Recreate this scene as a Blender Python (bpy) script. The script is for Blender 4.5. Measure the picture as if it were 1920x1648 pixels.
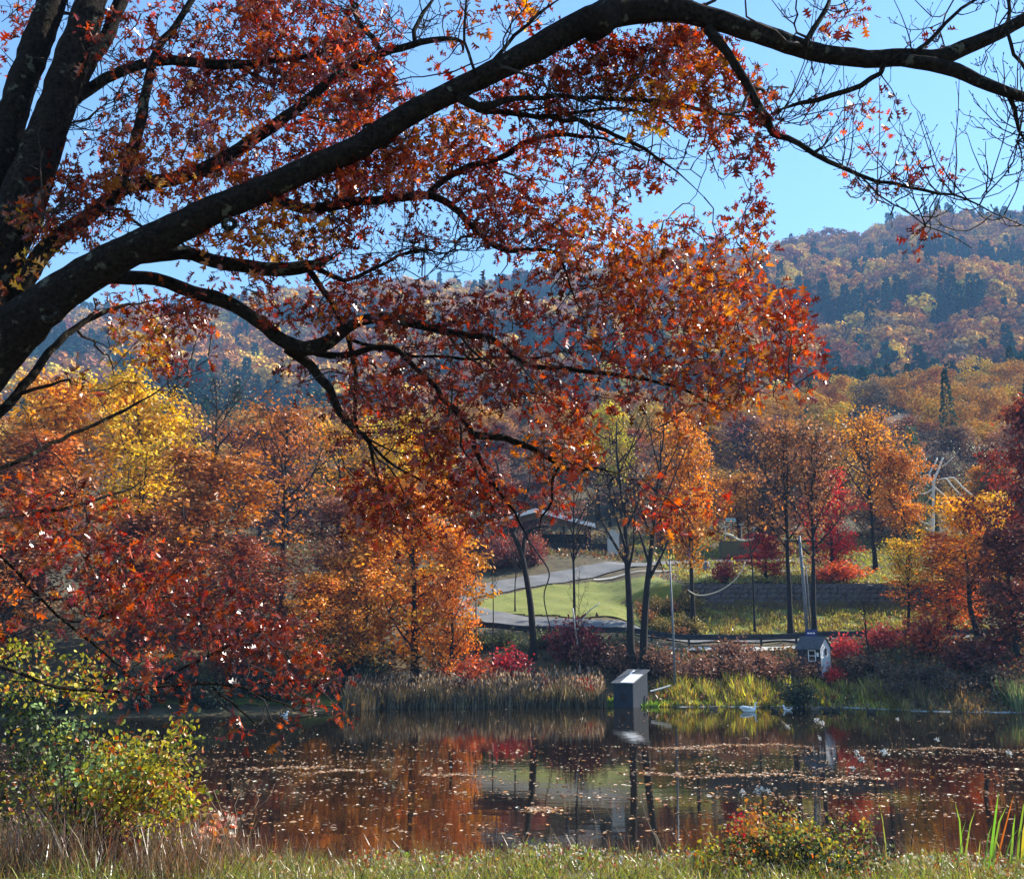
import bpy, math, random
import numpy as np
from mathutils import Vector, Matrix

for o in list(bpy.data.objects):
    bpy.data.objects.remove(o)
scene = bpy.context.scene
COL = scene.collection
rng = np.random.default_rng(11)
random.seed(11)

# ------------------------------------------------------------------ camera, sky, sun, exposure
FPX, CX, CY = 1900.0, 960.0, 824.0            # focal length and centre in photo pixels
EYE = 5.0
PITCH = math.atan((1190 - 824) / FPX)
cam_data = bpy.data.cameras.new('camera')
cam_data.sensor_width = 36.0
cam_data.lens = 36.0 * FPX / 1920.0
cam_data.clip_end = 6000
cam_data.clip_start = 0.1
cam = bpy.data.objects.new('camera', cam_data)
cam.location = (0, 0, EYE)
cam.rotation_euler = (math.pi / 2 + PITCH, 0, 0)
COL.objects.link(cam)
scene.camera = cam

SUN_AZ, SUN_EL = math.radians(64), math.radians(37)   # azimuth clockwise from +Y
world = bpy.data.worlds.new('World')
scene.world = world
world.use_nodes = True
wn = world.node_tree
wn.nodes.clear()
sky = wn.nodes.new('ShaderNodeTexSky')
sky.sky_type = 'NISHITA'
sky.sun_disc = False
sky.sun_elevation = SUN_EL
sky.sun_rotation = SUN_AZ
sky.altitude = 300
sky.air_density = 1.6
sky.dust_density = 0.0
sky.ozone_density = 8.0
bg = wn.nodes.new('ShaderNodeBackground')
bg.inputs['Strength'].default_value = 0.105
wo = wn.nodes.new('ShaderNodeOutputWorld')
wn.links.new(sky.outputs[0], bg.inputs['Color'])
wn.links.new(bg.outputs[0], wo.inputs['Surface'])

sun_data = bpy.data.lights.new('sun', 'SUN')
sun_data.energy = 5.0
sun_data.angle = math.radians(0.5)
sun_data.color = (1.0, 0.93, 0.82)
sun = bpy.data.objects.new('sun', sun_data)
sdir = Vector((math.cos(SUN_EL) * math.sin(SUN_AZ), math.cos(SUN_EL) * math.cos(SUN_AZ), math.sin(SUN_EL)))
sun.rotation_euler = sdir.to_track_quat('Z', 'Y').to_euler()
sun.location = (60, 40, 80)
COL.objects.link(sun)

vs = scene.view_settings
vs.view_transform = 'Standard'
vs.look = 'None'
vs.exposure = 1.35
vs.gamma = 1.0
vs.use_curve_mapping = False
scene.render.engine = 'CYCLES'
cy = scene.cycles
cy.max_bounces = 6
cy.diffuse_bounces = 2
cy.glossy_bounces = 2
cy.transmission_bounces = 3
cy.transparent_max_bounces = 4
cy.volume_bounces = 0
cy.use_denoising = True
cy.sample_clamp_indirect = 4.0
cy.caustics_reflective = False
cy.caustics_refractive = False

# ------------------------------------------------------------------ helpers
def P(px, py, Y):
    """world point seen at photo pixel (px, py) at forward distance Y"""
    u = (CY - py) / FPX
    c, s = math.cos(PITCH), math.sin(PITCH)
    fy, fz, fx = c - u * s, s + u * c, (px - CX) / FPX
    k = Y / fy
    return np.array((fx * k, Y, EYE + fz * k))

def PV(px, py, Y):
    px, py, Y = np.asarray(px, float), np.asarray(py, float), np.asarray(Y, float)
    u = (CY - py) / FPX
    c, s = math.cos(PITCH), math.sin(PITCH)
    k = Y / (c - u * s)
    return np.stack(((px - CX) / FPX * k, Y + 0 * px, EYE + (s + u * c) * k), -1)

def smooth(a, b, x):
    t = np.clip((x - a) / (b - a), 0, 1)
    return t * t * (3 - 2 * t)

def link(o, parent=None):
    COL.objects.link(o)
    if parent is not None:
        o.parent = parent
    return o

def tag(o, label=None, cat=None, group=None, kind=None):
    if label: o['label'] = label
    if cat: o['category'] = cat
    if group: o['group'] = group
    if kind: o['kind'] = kind
    return o

def empty(name, loc=(0, 0, 0), rz=0.0, scale=(1, 1, 1)):
    o = bpy.data.objects.new(name, None)
    o.empty_display_size = 0.2
    o.location = loc
    o.rotation_euler = (0, 0, rz)
    o.scale = scale
    COL.objects.link(o)
    return o

def mesh(name, V, faces, mat=None, col=None, shade_smooth=False):
    """faces: list of int arrays (m, k)"""
    V = np.asarray(V, np.float32).reshape(-1, 3)
    me = bpy.data.meshes.new(name)
    me.vertices.add(len(V))
    me.vertices.foreach_set('co', V.ravel())
    faces = [np.asarray(f, np.int32) for f in faces if len(f)]
    tot = np.concatenate([np.full(len(f), f.shape[1], np.int32) for f in faces])
    idx = np.concatenate([f.ravel() for f in faces])
    start = np.concatenate(([0], np.cumsum(tot)[:-1])).astype(np.int32)
    me.loops.add(len(idx))
    me.loops.foreach_set('vertex_index', idx)
    me.polygons.add(len(tot))
    me.polygons.foreach_set('loop_start', start)
    me.polygons.foreach_set('loop_total', tot)
    if shade_smooth:
        me.polygons.foreach_set('use_smooth', np.ones(len(tot), bool))
    else:
        me.polygons.foreach_set('use_smooth', np.zeros(len(tot), bool))
    if col is not None:
        c4 = np.ones((len(V), 4), np.float32)
        c4[:, :3] = col
        at = me.attributes.new('col', 'FLOAT_COLOR', 'POINT')
        at.data.foreach_set('color', c4.ravel())
    me.update(calc_edges=True)
    me.validate()
    if mat: me.materials.append(mat)
    return me

def obj(name, me, parent=None, loc=None):
    o = bpy.data.objects.new(name, me)
    if loc is not None: o.location = loc
    return link(o, parent)

class MB:
    """collects pieces into one mesh"""
    def __init__(self): self.V, self.F, self.C, self.n = [], {}, [], 0
    def add(self, V, faces, col=None):
        V = np.asarray(V, float).reshape(-1, 3)
        for f in faces:
            f = np.asarray(f)
            if len(f): self.F.setdefault(f.shape[1], []).append(f + self.n)
        self.V.append(V)
        c = np.ones((len(V), 3)) if col is None else np.broadcast_to(np.asarray(col, float), (len(V), 3))
        self.C.append(c)
        self.n += len(V)
        return self
    def box(self, x0, x1, y0, y1, z0, z1):
        V = [(x, y, z) for z in (z0, z1) for x, y in ((x0, y0), (x1, y0), (x1, y1), (x0, y1))]
        return self.add(V, [[(0, 3, 2, 1), (4, 5, 6, 7), (0, 1, 5, 4), (1, 2, 6, 5), (2, 3, 7, 6), (3, 0, 4, 7)]])
    def tube(self, pts, rad, sides=8, noise=0.0, col=None):
        self.add(*tube(pts, rad, sides, noise), col=col)
        return self
    def mesh(self, name, mat=None, shade_smooth=False):
        return mesh(name, np.concatenate(self.V), [np.concatenate(f) for f in self.F.values()], mat,
                    np.concatenate(self.C), shade_smooth)
    def obj(self, name, mat, parent=None, shade_smooth=False):
        return obj(name, self.mesh(name, mat, shade_smooth), parent)

def spline(pts, rad, step):
    """Catmull-Rom resample of points and radii"""
    pts = np.asarray(pts, float); rad = np.asarray(rad, float)
    A = np.concatenate((pts, rad[:, None]), 1)
    A = np.concatenate((2 * A[:1] - A[1:2], A, 2 * A[-1:] - A[-2:-1]))
    out = []
    for i in range(1, len(A) - 2):
        p0, p1, p2, p3 = A[i - 1], A[i], A[i + 1], A[i + 2]
        n = max(2, int(np.linalg.norm(p2[:3] - p1[:3]) / step))
        t = np.arange(n)[:, None] / n
        out.append(0.5 * (2 * p1 + (p2 - p0) * t + (2 * p0 - 5 * p1 + 4 * p2 - p3) * t ** 2 + (3 * p1 - p0 - 3 * p2 + p3) * t ** 3))
    out.append(A[-2:-1])
    B = np.concatenate(out)
    return B[:, :3], np.maximum(B[:, 3], rad.min() * 0.6)

def tube(pts, rad, sides=8, noise=0.0):
    pts = np.asarray(pts, float); n = len(pts)
    rad = np.broadcast_to(np.asarray(rad, float), (n,)) if np.ndim(rad) < 2 else np.asarray(rad)
    T = np.gradient(pts, axis=0)
    T /= np.linalg.norm(T, axis=1, keepdims=True) + 1e-12
    ref = np.array((0.13, 0.31, 1.0)) if np.mean(np.abs(T[:, 2])) < 0.9 else np.array((1.0, 0.2, 0.1))
    S = np.cross(T, ref); S /= np.linalg.norm(S, axis=1, keepdims=True) + 1e-12
    U = np.cross(T, S)
    a = np.arange(sides) / sides * 2 * math.pi
    r = rad[:, None] * np.ones(sides)
    if noise:
        nz = rng.normal(0, 1, (n + 12, sides))
        nz = sum(nz[k:k + n] for k in range(12)) / 12 ** .5          # long ridges along the stem
        r = r * (1 + noise * (.75 * nz + .4 * rng.normal(0, 1, r.shape)))
    V = pts[:, None] + r[..., None] * (np.cos(a)[None, :, None] * S[:, None] + np.sin(a)[None, :, None] * U[:, None])
    i, j = np.meshgrid(np.arange(n - 1), np.arange(sides), indexing='ij')
    j2 = (j + 1) % sides
    q = np.stack((i * sides + j, i * sides + j2, (i + 1) * sides + j2, (i + 1) * sides + j), -1).reshape(-1, 4)
    caps = np.array([list(range(sides))[::-1], [(n - 1) * sides + k for k in range(sides)]])
    return V.reshape(-1, 3), [q, caps]

def unit(v):
    return v / (np.linalg.norm(v, axis=-1, keepdims=True) + 1e-12)

def leafset(C, D, N, L, W, tv, tf, roll=None):
    """n leaves: base C, axis D, approximate normal N, length L, width W, template verts tv (x length, y width, z bend)"""
    D = unit(D); S = unit(np.cross(N, D)); N = np.cross(D, S)
    L = np.asarray(L)[:, None, None]; W = np.asarray(W)[:, None, None]
    V = C[:, None] + D[:, None] * tv[None, :, 0:1] * L + S[:, None] * tv[None, :, 1:2] * W + N[:, None] * tv[None, :, 2:3] * L
    k, n = len(tv), len(C)
    F = [(np.asarray(f)[None] + (np.arange(n) * k)[:, None, None]).reshape(-1, len(f[0])) for f in tf]
    return V.reshape(-1, 3), F

RHOMB = (np.array([(0, 0, 0), (.45, .34, .06), (1, 0, -.05), (.45, -.34, .06)]), [[(0, 1, 2), (0, 2, 3)]])
OVAL = (np.array([(0, 0, 0), (.25, .3, .06), (.65, .33, .05), (1, 0, -.06), (.65, -.33, .05), (.25, -.3, .06)]),
        [[(0, 1, 2, 3), (0, 3, 4, 5)]])
_h = [(0, 0), (.18, .035), (.26, .29), (.36, .06), (.52, .43), (.58, .075), (.78, .34), (.80, .06), (1, 0)]
OAK = (np.array([(x, y, .35 * abs(y) - .12 * x * x) for x, y in _h] + [(x, -y, .35 * abs(y) - .12 * x * x) for x, y in _h[1:-1]]),
       [[(0, 1, 9), (7, 8, 15), (1, 2, 3), (3, 4, 5), (5, 6, 7), (9, 11, 10), (11, 13, 12), (13, 15, 14)],
        [(9, 1, 3, 11), (11, 3, 5, 13), (13, 5, 7, 15)]])
OAK2 = (np.array([(x - .12 * x * x, y * .62, .95 * abs(y) - .42 * x * x) for x, y in _h] + [(x - .12 * x * x, -y * .5, .7 * abs(y) - .42 * x * x) for x, y in _h[1:-1]]), OAK[1])
OAK3 = (np.array([(x - .2 * x * x, y * .4 + .12 * x * x, 1.1 * abs(y) - .1 * x) for x, y in _h] + [(x - .2 * x * x, -y * .75 + .12 * x * x, .5 * abs(y) - .3 * x * x) for x, y in _h[1:-1]]), OAK[1])
BLADE = (np.array([(0, -.5, 0), (0, .5, 0), (.4, -.42, .03), (.4, .42, .03), (.75, -.28, .13), (.75, .28, .13), (1, 0, .32)]),
         [[(0, 2, 3, 1), (2, 4, 5, 3)], [(4, 6, 5)]])
BLADE_S = (np.array([(0, -.5, 0), (0, .5, 0), (.6, -.35, .06), (.6, .35, .06), (1, 0, .2)]), [[(0, 2, 3, 1)], [(2, 4, 3)]])

def rnd_dirs(n, zbias=0.0, zs=1.0):
    v = rng.normal(size=(n, 3)); v[:, 2] = v[:, 2] * zs + zbias
    return unit(v)

# ------------------------------------------------------------------ materials
def new_mat(name):
    m = bpy.data.materials.new(name); m.use_nodes = True
    nt = m.node_tree; nt.nodes.clear()
    out = nt.nodes.new('ShaderNodeOutputMaterial')
    return m, nt, out

def N_(nt, typ, **kw):
    n = nt.nodes.new(typ)
    for k, v in kw.items():
        if k in n.inputs: n.inputs[k].default_value = v
        else: setattr(n, k, v)
    return n

def leaf_mat(name, base=None, trans=0.45, gloss=0.06, use_obj=False, rough=0.35, rand=0.0):
    """thin leaf: diffuse + translucent + a little gloss; colour = col attribute (x object colour or base)"""
    m, nt, out = new_mat(name); L = nt.links.new
    at = N_(nt, 'ShaderNodeAttribute', attribute_name='col')
    c = at.outputs['Color']
    if use_obj or base is not None or rand:
        oi = N_(nt, 'ShaderNodeObjectInfo')
    if use_obj or base is not None:
        mx = N_(nt, 'ShaderNodeMix', data_type='RGBA', blend_type='MULTIPLY')
        mx.inputs[0].default_value = 1
        L(c, mx.inputs[6])
        if use_obj: L(oi.outputs['Color'], mx.inputs[7])
        else: mx.inputs[7].default_value = (*base, 1)
        c = mx.outputs[2]
    if rand:
        mr = N_(nt, 'ShaderNodeMapRange'); mr.inputs['To Min'].default_value = 1 - rand; mr.inputs['To Max'].default_value = 1 + rand
        L(oi.outputs['Random'], mr.inputs['Value'])
        hs = N_(nt, 'ShaderNodeHueSaturation')
        L(mr.outputs[0], hs.inputs['Value']); L(c, hs.inputs['Color'])
        mh = N_(nt, 'ShaderNodeMapRange'); mh.inputs['To Min'].default_value = 0.48; mh.inputs['To Max'].default_value = 0.52
        L(oi.outputs['Random'], mh.inputs['Value']); L(mh.outputs[0], hs.inputs['Hue'])
        c = hs.outputs[0]
    d = N_(nt, 'ShaderNodeBsdfDiffuse'); t = N_(nt, 'ShaderNodeBsdfTranslucent')
    L(c, d.inputs['Color'])
    bright = N_(nt, 'ShaderNodeHueSaturation', Saturation=1.1, Value=1.3)
    L(c, bright.inputs['Color']); L(bright.outputs[0], t.inputs['Color'])
    mx1 = N_(nt, 'ShaderNodeMixShader'); mx1.inputs[0].default_value = trans
    L(d.outputs[0], mx1.inputs[1]); L(t.outputs[0], mx1.inputs[2])
    sh = mx1.outputs[0]
    if gloss:
        g = N_(nt, 'ShaderNodeBsdfGlossy', Roughness=rough)
        g.inputs['Color'].default_value = (1, 1, 1, 1)
        mx2 = N_(nt, 'ShaderNodeMixShader'); mx2.inputs[0].default_value = gloss
        L(sh, mx2.inputs[1]); L(g.outputs[0], mx2.inputs[2]); sh = mx2.outputs[0]
    L(sh, out.inputs['Surface'])
    return m

def surf_mat(name, cols, scale=1.0, rough=0.85, bump=0.3, detail=8, dist=0.05, stretch=(1, 1, 1), spec=0.3, coords='Object'):
    """noise-ramped principled surface"""
    m, nt, out = new_mat(name); L = nt.links.new
    tc = N_(nt, 'ShaderNodeTexCoord'); mp = N_(nt, 'ShaderNodeMapping'); mp.inputs['Scale'].default_value = stretch
    L(tc.outputs[coords], mp.inputs[0])
    nz = N_(nt, 'ShaderNodeTexNoise', Scale=scale, Detail=detail, Roughness=0.65)
    L(mp.outputs[0], nz.inputs['Vector'])
    cr = N_(nt, 'ShaderNodeValToRGB')
    e = cr.color_ramp.elements
    e[0].position, e[1].position = 0.3, 0.7
    e[0].color = (*cols[0], 1); e[1].color = (*cols[-1], 1)
    for i, c in enumerate(cols[1:-1]):
        n = cr.color_ramp.elements.new(0.3 + 0.4 * (i + 1) / (len(cols) - 1)); n.color = (*c, 1)
    L(nz.outputs[0], cr.inputs[0])
    b = N_(nt, 'ShaderNodeBsdfPrincipled', Roughness=rough)
    b.inputs['Specular IOR Level'].default_value = spec
    L(cr.outputs[0], b.inputs['Base Color'])
    if bump:
        bp = N_(nt, 'ShaderNodeBump', Strength=bump, Distance=dist); L(nz.outputs[0], bp.inputs['Height']); L(bp.outputs[0], b.inputs['Normal'])
    L(b.outputs[0], out.inputs['Surface'])
    return m

def bark_mat(name, dark, light, lichen, scale=6.0, lich=0.62):
    m, nt, out = new_mat(name); L = nt.links.new
    tc = N_(nt, 'ShaderNodeTexCoord')
    n1 = N_(nt, 'ShaderNodeTexNoise', Scale=scale * 4, Detail=8, Roughness=0.7)
    n2 = N_(nt, 'ShaderNodeTexNoise', Scale=scale, Detail=4, Roughness=0.6)
    vo = N_(nt, 'ShaderNodeTexVoronoi', Scale=scale * 2.2, feature='DISTANCE_TO_EDGE')
    for n in (n1, n2): L(tc.outputs['Object'], n.inputs['Vector'])
    wv = N_(nt, 'ShaderNodeMix', data_type='VECTOR'); wv.inputs[0].default_value = 0.12
    L(tc.outputs['Object'], wv.inputs[4]); L(n1.outputs['Color'], wv.inputs[5]); L(wv.outputs[1], vo.inputs['Vector'])
    cr = N_(nt, 'ShaderNodeValToRGB'); cr.color_ramp.elements[0].position = .35; cr.color_ramp.elements[1].position = .7
    cr.color_ramp.elements[0].color = (*dark, 1); cr.color_ramp.elements[1].color = (*light, 1)
    L(n1.outputs[0], cr.inputs[0])
    lr = N_(nt, 'ShaderNodeMapRange'); lr.inputs['From Min'].default_value = lich; lr.inputs['From Max'].default_value = lich + .05
    L(n2.outputs[0], lr.inputs['Value'])
    mx = N_(nt, 'ShaderNodeMix', data_type='RGBA'); L(lr.outputs[0], mx.inputs[0]); L(cr.outputs[0], mx.inputs[6])
    mx.inputs[7].default_value = (*lichen, 1)
    b = N_(nt, 'ShaderNodeBsdfPrincipled', Roughness=0.95); b.inputs['Specular IOR Level'].default_value = 0.1
    L(mx.outputs[2], b.inputs['Base Color'])
    ad = N_(nt, 'ShaderNodeMath', operation='ADD'); L(n1.outputs[0], ad.inputs[0]); L(vo.outputs['Distance'], ad.inputs[1])
    bp = N_(nt, 'ShaderNodeBump', Strength=1.0, Distance=0.05); L(ad.outputs[0], bp.inputs['Height']); L(bp.outputs[0], b.inputs['Normal'])
    L(b.outputs[0], out.inputs['Surface'])
    return m

M = {}
M['oak_leaf'] = leaf_mat('oak leaf', trans=0.45, gloss=0.045, rough=0.27)
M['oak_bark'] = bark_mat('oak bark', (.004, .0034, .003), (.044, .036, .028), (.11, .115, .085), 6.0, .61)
M['twig'] = surf_mat('twig', [(.010, .008, .007), (.04, .031, .025)], 9, 0.9, 0.2)
M['tree_leaf'] = leaf_mat('tree leaf', trans=0.35, gloss=0.025, use_obj=True, rough=0.4)
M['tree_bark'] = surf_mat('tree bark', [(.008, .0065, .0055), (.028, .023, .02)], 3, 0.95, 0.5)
M['pale_wood'] = surf_mat('pale wood', [(.45, .42, .36), (.7, .67, .6)], 6, 0.8, 0.3)
M['stuff_leaf'] = leaf_mat('ground leaf', trans=0.35, gloss=0.02)
M['float_leaf'] = leaf_mat('floating leaf', trans=0.1, gloss=0.05, rough=0.4)
M['grass'] = leaf_mat('grass blade', trans=0.45, gloss=0.05)
M['soil'] = surf_mat('bank soil', [(.035, .028, .018), (.10, .075, .035), (.09, .09, .03)], 0.9, 0.95, 0.6, dist=0.15)
M['hill'] = surf_mat('forest floor', [(.05, .035, .02), (.10, .06, .03)], 0.05, 1, 0)
M['lawn'] = surf_mat('mown lawn', [(.10, .12, .022), (.18, .20, .035), (.20, .17, .045)], 1.1, 0.9, 0.5, dist=0.1)
M['road'] = surf_mat('worn asphalt', [(.11, .108, .10), (.15, .147, .138), (.19, .186, .175)], 0.6, 0.85, 0.15)
M['shoulder'] = surf_mat('gravel shoulder', [(.35, .33, .28), (.55, .52, .46)], 1.5, 0.95, 0.4)
M['metal_dark'] = surf_mat('weathered rail', [(.02, .02, .022), (.05, .05, .055)], 3, 0.7, 0.1)
M['pole'] = surf_mat('galvanised pole', [(.10, .11, .12), (.19, .20, .21)], 4, 0.6, 0.1)
M['slate'] = surf_mat('slate boards', [(.016, .021, .030), (.04, .05, .064)], 2.5, 0.85, 0.3, stretch=(6, 6, 1))
M['slate_roof'] = surf_mat('roof felt', [(.05, .055, .06), (.11, .115, .12)], 5, 0.9, 0.3)
M['white'] = surf_mat('white paint', [(.72, .72, .70), (.82, .82, .80)], 3, 0.6, 0.05)
M['panel'] = surf_mat('pale roof panel', [(.62, .63, .62), (.8, .8, .78)], 4, 0.7, 0.1)
M['glass'] = surf_mat('dark glass', [(.01, .012, .015), (.02, .022, .025)], 2, 0.08, 0, spec=0.6)
M['blue'] = surf_mat('blue sign', [(.015, .03, .12), (.025, .045, .17)], 3, 0.5, 0)
M['stone'] = surf_mat('dark field stone', [(.03, .032, .04), (.09, .09, .10), (.16, .155, .15)], 1.2, 0.95, 0.6)
M['concrete'] = surf_mat('pale concrete', [(.38, .37, .33), (.5, .49, .45)], 1.5, 0.9, 0.3)
M['brown_wood'] = surf_mat('brown stained wood', [(.014, .010, .009), (.035, .026, .02)], 3, 0.85, 0.3)
M['feather_white'] = surf_mat('white feather', [(.75, .74, .72), (.85, .85, .84)], 12, 0.8, 0.2, dist=0.01)
M['feather_dark'] = surf_mat('dark feather', [(.02, .018, .015), (.07, .055, .04)], 10, 0.75, 0.2, dist=0.01)
M['feather_brown'] = surf_mat('brown feather', [(.10, .07, .045), (.22, .17, .12)], 12, 0.8, 0.2, dist=0.01)
M['bill'] = surf_mat('orange bill', [(.5, .2, .03), (.6, .26, .05)], 8, 0.5, 0)
M['teal'] = surf_mat('pale teal sign', [(.25, .45, .45), (.35, .55, .55)], 5, 0.6, 0)
M['cord'] = surf_mat('straw coloured cable', [(.55, .48, .32), (.7, .62, .45)], 5, 0.7, 0)

# ------------------------------------------------------------------ terrain
def far_shore(x):
    return np.interp(x, (-70, -45, -34, -23, -14, -11, -9, 0, 21, 24.5, 27, 34, 45, 70),
                        (40, 56, 63, 65, 68, 70, 73, 74, 74.3, 72.5, 69.8, 68.3, 62, 45))
def near_shore(x):
    return 23.2 + 0.35 * np.sin(x * 0.9 + 1) + 0.25 * np.sin(x * 2.3) - 0.10 * np.clip(x - 2, 0, 20)

YA = (73.5, 76, 83, 86, 88, 97, 100, 108, 115, 122, 130, 140, 160, 200, 250, 300, 340, 420, 520, 1000, 1080, 1500)
ZA = (0, .55, 3.8, 4.6, 5.1, 7.3, 7.7, 9.4, 11.6, 14.2, 15.2, 16, 20.5, 35, 52, 66, 62, 70, 128, 372, 374, 250)
YB = (73.5, 76, 83, 86, 88, 94, 97, 100.4, 101.3, 108, 118, 130, 140, 160, 200, 250, 300, 340, 420, 520, 1000, 1080, 1500)
ZB = (0, .5, 3.3, 4.05, 4.3, 4.6, 5.6, 7.5, 9.8, 11, 12.8, 14.5, 16, 20.5, 35, 52, 66, 62, 70, 128, 372, 374, 250)
def ground(x, y):
    x = np.asarray(x, float); y = np.asarray(y, float)
    fs = far_shore(x); ns = near_shore(x)
    sh = (73.5 - fs) * (1 - smooth(80, 100, y))
    ys = y + sh
    t = smooth(9, 15, x)
    za = np.interp(ys, YA, ZA); zb = np.interp(ys, YB, ZB)
    z = za * (1 - t) + zb * t
    lat = np.clip(x / np.maximum(y, 60), -0.8, 0.8)
    f = np.interp(lat, (-.8, -.45, 0, .27, .5, .8), (.80, .84, .95, 1.04, 1.14, 1.16))
    k = smooth(150, 320, y)
    z = z * (1 + (f - 1) * k)
    z = z + k * (5 * np.sin(x * .021 + y * .012) + 4 * np.sin(x * .047 - y * .02 + 1)) * smooth(200, 500, y)
    z = z + 0.08 * np.sin(x * 1.3) * np.cos(y * 1.1) * smooth(76, 80, y) * (1 - smooth(140, 200, y))
    # pond bed and near bank
    d = np.minimum(y - ns, fs - y)
    bed = -0.7 * smooth(0, 3, d)
    nb = np.interp(ns - y, (0, .4, 1.5, 5, 12, 22, 60), (0, .16, .42, 1.05, 2.2, 3.4, 4.2))
    nb = nb + 0.05 * np.sin(x * 2.1 + y) * smooth(0, 2, ns - y)
    return np.where(y < ns, nb, np.where(y < fs, bed, z))

def G(x, y): return float(ground(x, y))

def hit(px, py, y0=60, y1=1200):
    """first terrain point under a photo pixel"""
    Y = y0
    while Y < y1:
        p = P(px, py, Y)
        if p[2] <= G(p[0], Y): return p
        Y += 0.1 if Y < 160 else 1
    return P(px, py, y1)

def fan(ys, half, nx):
    t = np.linspace(-1, 1, nx)
    t = np.sign(t) * np.abs(t) ** 1.15
    Y = np.asarray(ys)[:, None] * np.ones(nx)
    X = t[None] * half(Y)
    return X, Y

def grid_mesh(name, X, Y, Z, mat, sm=True):
    ny, nx = X.shape
    V = np.stack((X, Y, Z), -1).reshape(-1, 3)
    i, j = np.meshgrid(np.arange(ny - 1), np.arange(nx - 1), indexing='ij')
    q = np.stack((i * nx + j, i * nx + j + 1, (i + 1) * nx + j + 1, (i + 1) * nx + j), -1).reshape(-1, 4)
    return mesh(name, V, [q], mat, None, sm)

ysg = np.concatenate((np.linspace(-40, 14, 14), np.arange(14.5, 26, .5), np.arange(27, 60, 3), np.arange(60, 135, .75), np.arange(136, 201, 4)))
X, Y = fan(ysg, lambda y: 70 + 0.75 * np.maximum(y, 0), 161)
g = tag(obj('ground', grid_mesh('ground', X, Y, ground(X, Y), M['soil'])), kind='structure')
ysh = np.concatenate((np.arange(200, 460, 8), np.arange(460, 1520, 25)))
X, Y = fan(ysh, lambda y: 70 + 0.75 * y, 121)
tag(obj('hill', grid_mesh('hill', X, Y, ground(X, Y), M['hill'])), kind='structure')

# water
def water_mat():
    m, nt, out = new_mat('pond water'); L = nt.links.new
    tc = N_(nt, 'ShaderNodeTexCoord')
    mp = N_(nt, 'ShaderNodeMapping'); mp.inputs['Scale'].default_value = (0.5, 1.0, 1)
    L(tc.outputs['Object'], mp.inputs[0])
    n1 = N_(nt, 'ShaderNodeTexNoise', Scale=1.6, Detail=3, Roughness=0.5)
    n2 = N_(nt, 'ShaderNodeTexNoise', Scale=9.0, Detail=3, Roughness=0.5)
    for n in (n1, n2): L(mp.outputs[0], n.inputs['Vector'])
    ad = N_(nt, 'ShaderNodeMath', operation='MULTIPLY_ADD'); ad.inputs[1].default_value = 0.15
    L(n2.outputs[0], ad.inputs[0]); L(n1.outputs[0], ad.inputs[2])
    bp = N_(nt, 'ShaderNodeBump', Strength=0.07, Distance=0.05)
    L(ad.outputs[0], bp.inputs['Height'])
    d = N_(nt, 'ShaderNodeBsdfDiffuse'); d.inputs['Color'].default_value = (.010, .008, .005, 1)
    gl = N_(nt, 'ShaderNodeBsdfGlossy', Roughness=0.02); gl.inputs['Color'].default_value = (1.0, .96, .90, 1)
    fr = N_(nt, 'ShaderNodeFresnel', IOR=1.33)
    mr = N_(nt, 'ShaderNodeMapRange'); mr.inputs['To Min'].default_value = 0.5; mr.inputs['To Max'].default_value = 0.66
    L(fr.outputs[0], mr.inputs['Value'])
    mx = N_(nt, 'ShaderNodeMixShader')
    L(mr.outputs[0], mx.inputs[0]); L(d.outputs[0], mx.inputs[1]); L(gl.outputs[0], mx.inputs[2])
    for n in (gl, fr): L(bp.outputs[0], n.inputs['Normal'])
    L(mx.outputs[0], out.inputs['Surface'])
    return m
M['water'] = water_mat()
tag(obj('water', mesh('water', [(-95, 15, 0), (95, 15, 0), (95, 78, 0), (-95, 78, 0)], [[(0, 1, 2, 3)]], M['water'])), kind='structure')

def ribbon(name, path, width, lift, mat, tilt=0.0):
    p = np.array([(x, y, 0) for x, y in path], float)
    c, _ = spline(p, np.ones(len(p)), 0.6)
    T = unit(np.gradient(c, axis=0)); S = np.stack((-T[:, 1], T[:, 0], 0 * T[:, 0]), -1)
    k = np.linspace(-.5, .5, 9)
    w = np.broadcast_to(np.asarray(width, float), (len(c),)) if np.ndim(width) == 0 else np.interp(np.linspace(0, 1, len(c)), np.linspace(0, 1, len(width)), width)
    Q = c[:, None] + S[:, None] * (k[None, :, None] * w[:, None, None])
    Z = ground(Q[..., 0], Q[..., 1]) + lift
    return tag(obj(name, grid_mesh(name, Q[..., 0], Q[..., 1], Z, mat)), kind='structure')

def inside(poly, x, y):
    r = np.zeros(x.shape, bool); n = len(poly)
    for i in range(n):
        x1, y1 = poly[i]; x2, y2 = poly[(i + 1) % n]
        c = ((y1 > y) != (y2 > y)) & (x < (x2 - x1) * (y - y1) / (y2 - y1 + 1e-12) + x1)
        r ^= c
    return r

def patch(name, poly, lift, mat, step=0.4):
    poly = np.array(poly, float)
    xs = np.arange(poly[:, 0].min(), poly[:, 0].max() + step, step); ys = np.arange(poly[:, 1].min(), poly[:, 1].max() + step, step)
    Xg, Yg = np.meshgrid(xs, ys)
    ny, nx = Xg.shape
    V = np.stack((Xg, Yg, ground(Xg, Yg) + lift), -1).reshape(-1, 3)
    i, j = np.meshgrid(np.arange(ny - 1), np.arange(nx - 1), indexing='ij')
    keep = inside(poly, (Xg[:-1, :-1] + step / 2), (Yg[:-1, :-1] + step / 2))
    q = np.stack((i * nx + j, i * nx + j + 1, (i + 1) * nx + j + 1, (i + 1) * nx + j), -1)[keep]
    return tag(obj(name, mesh(name, V, [q], mat, None, True)), kind='structure')

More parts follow.
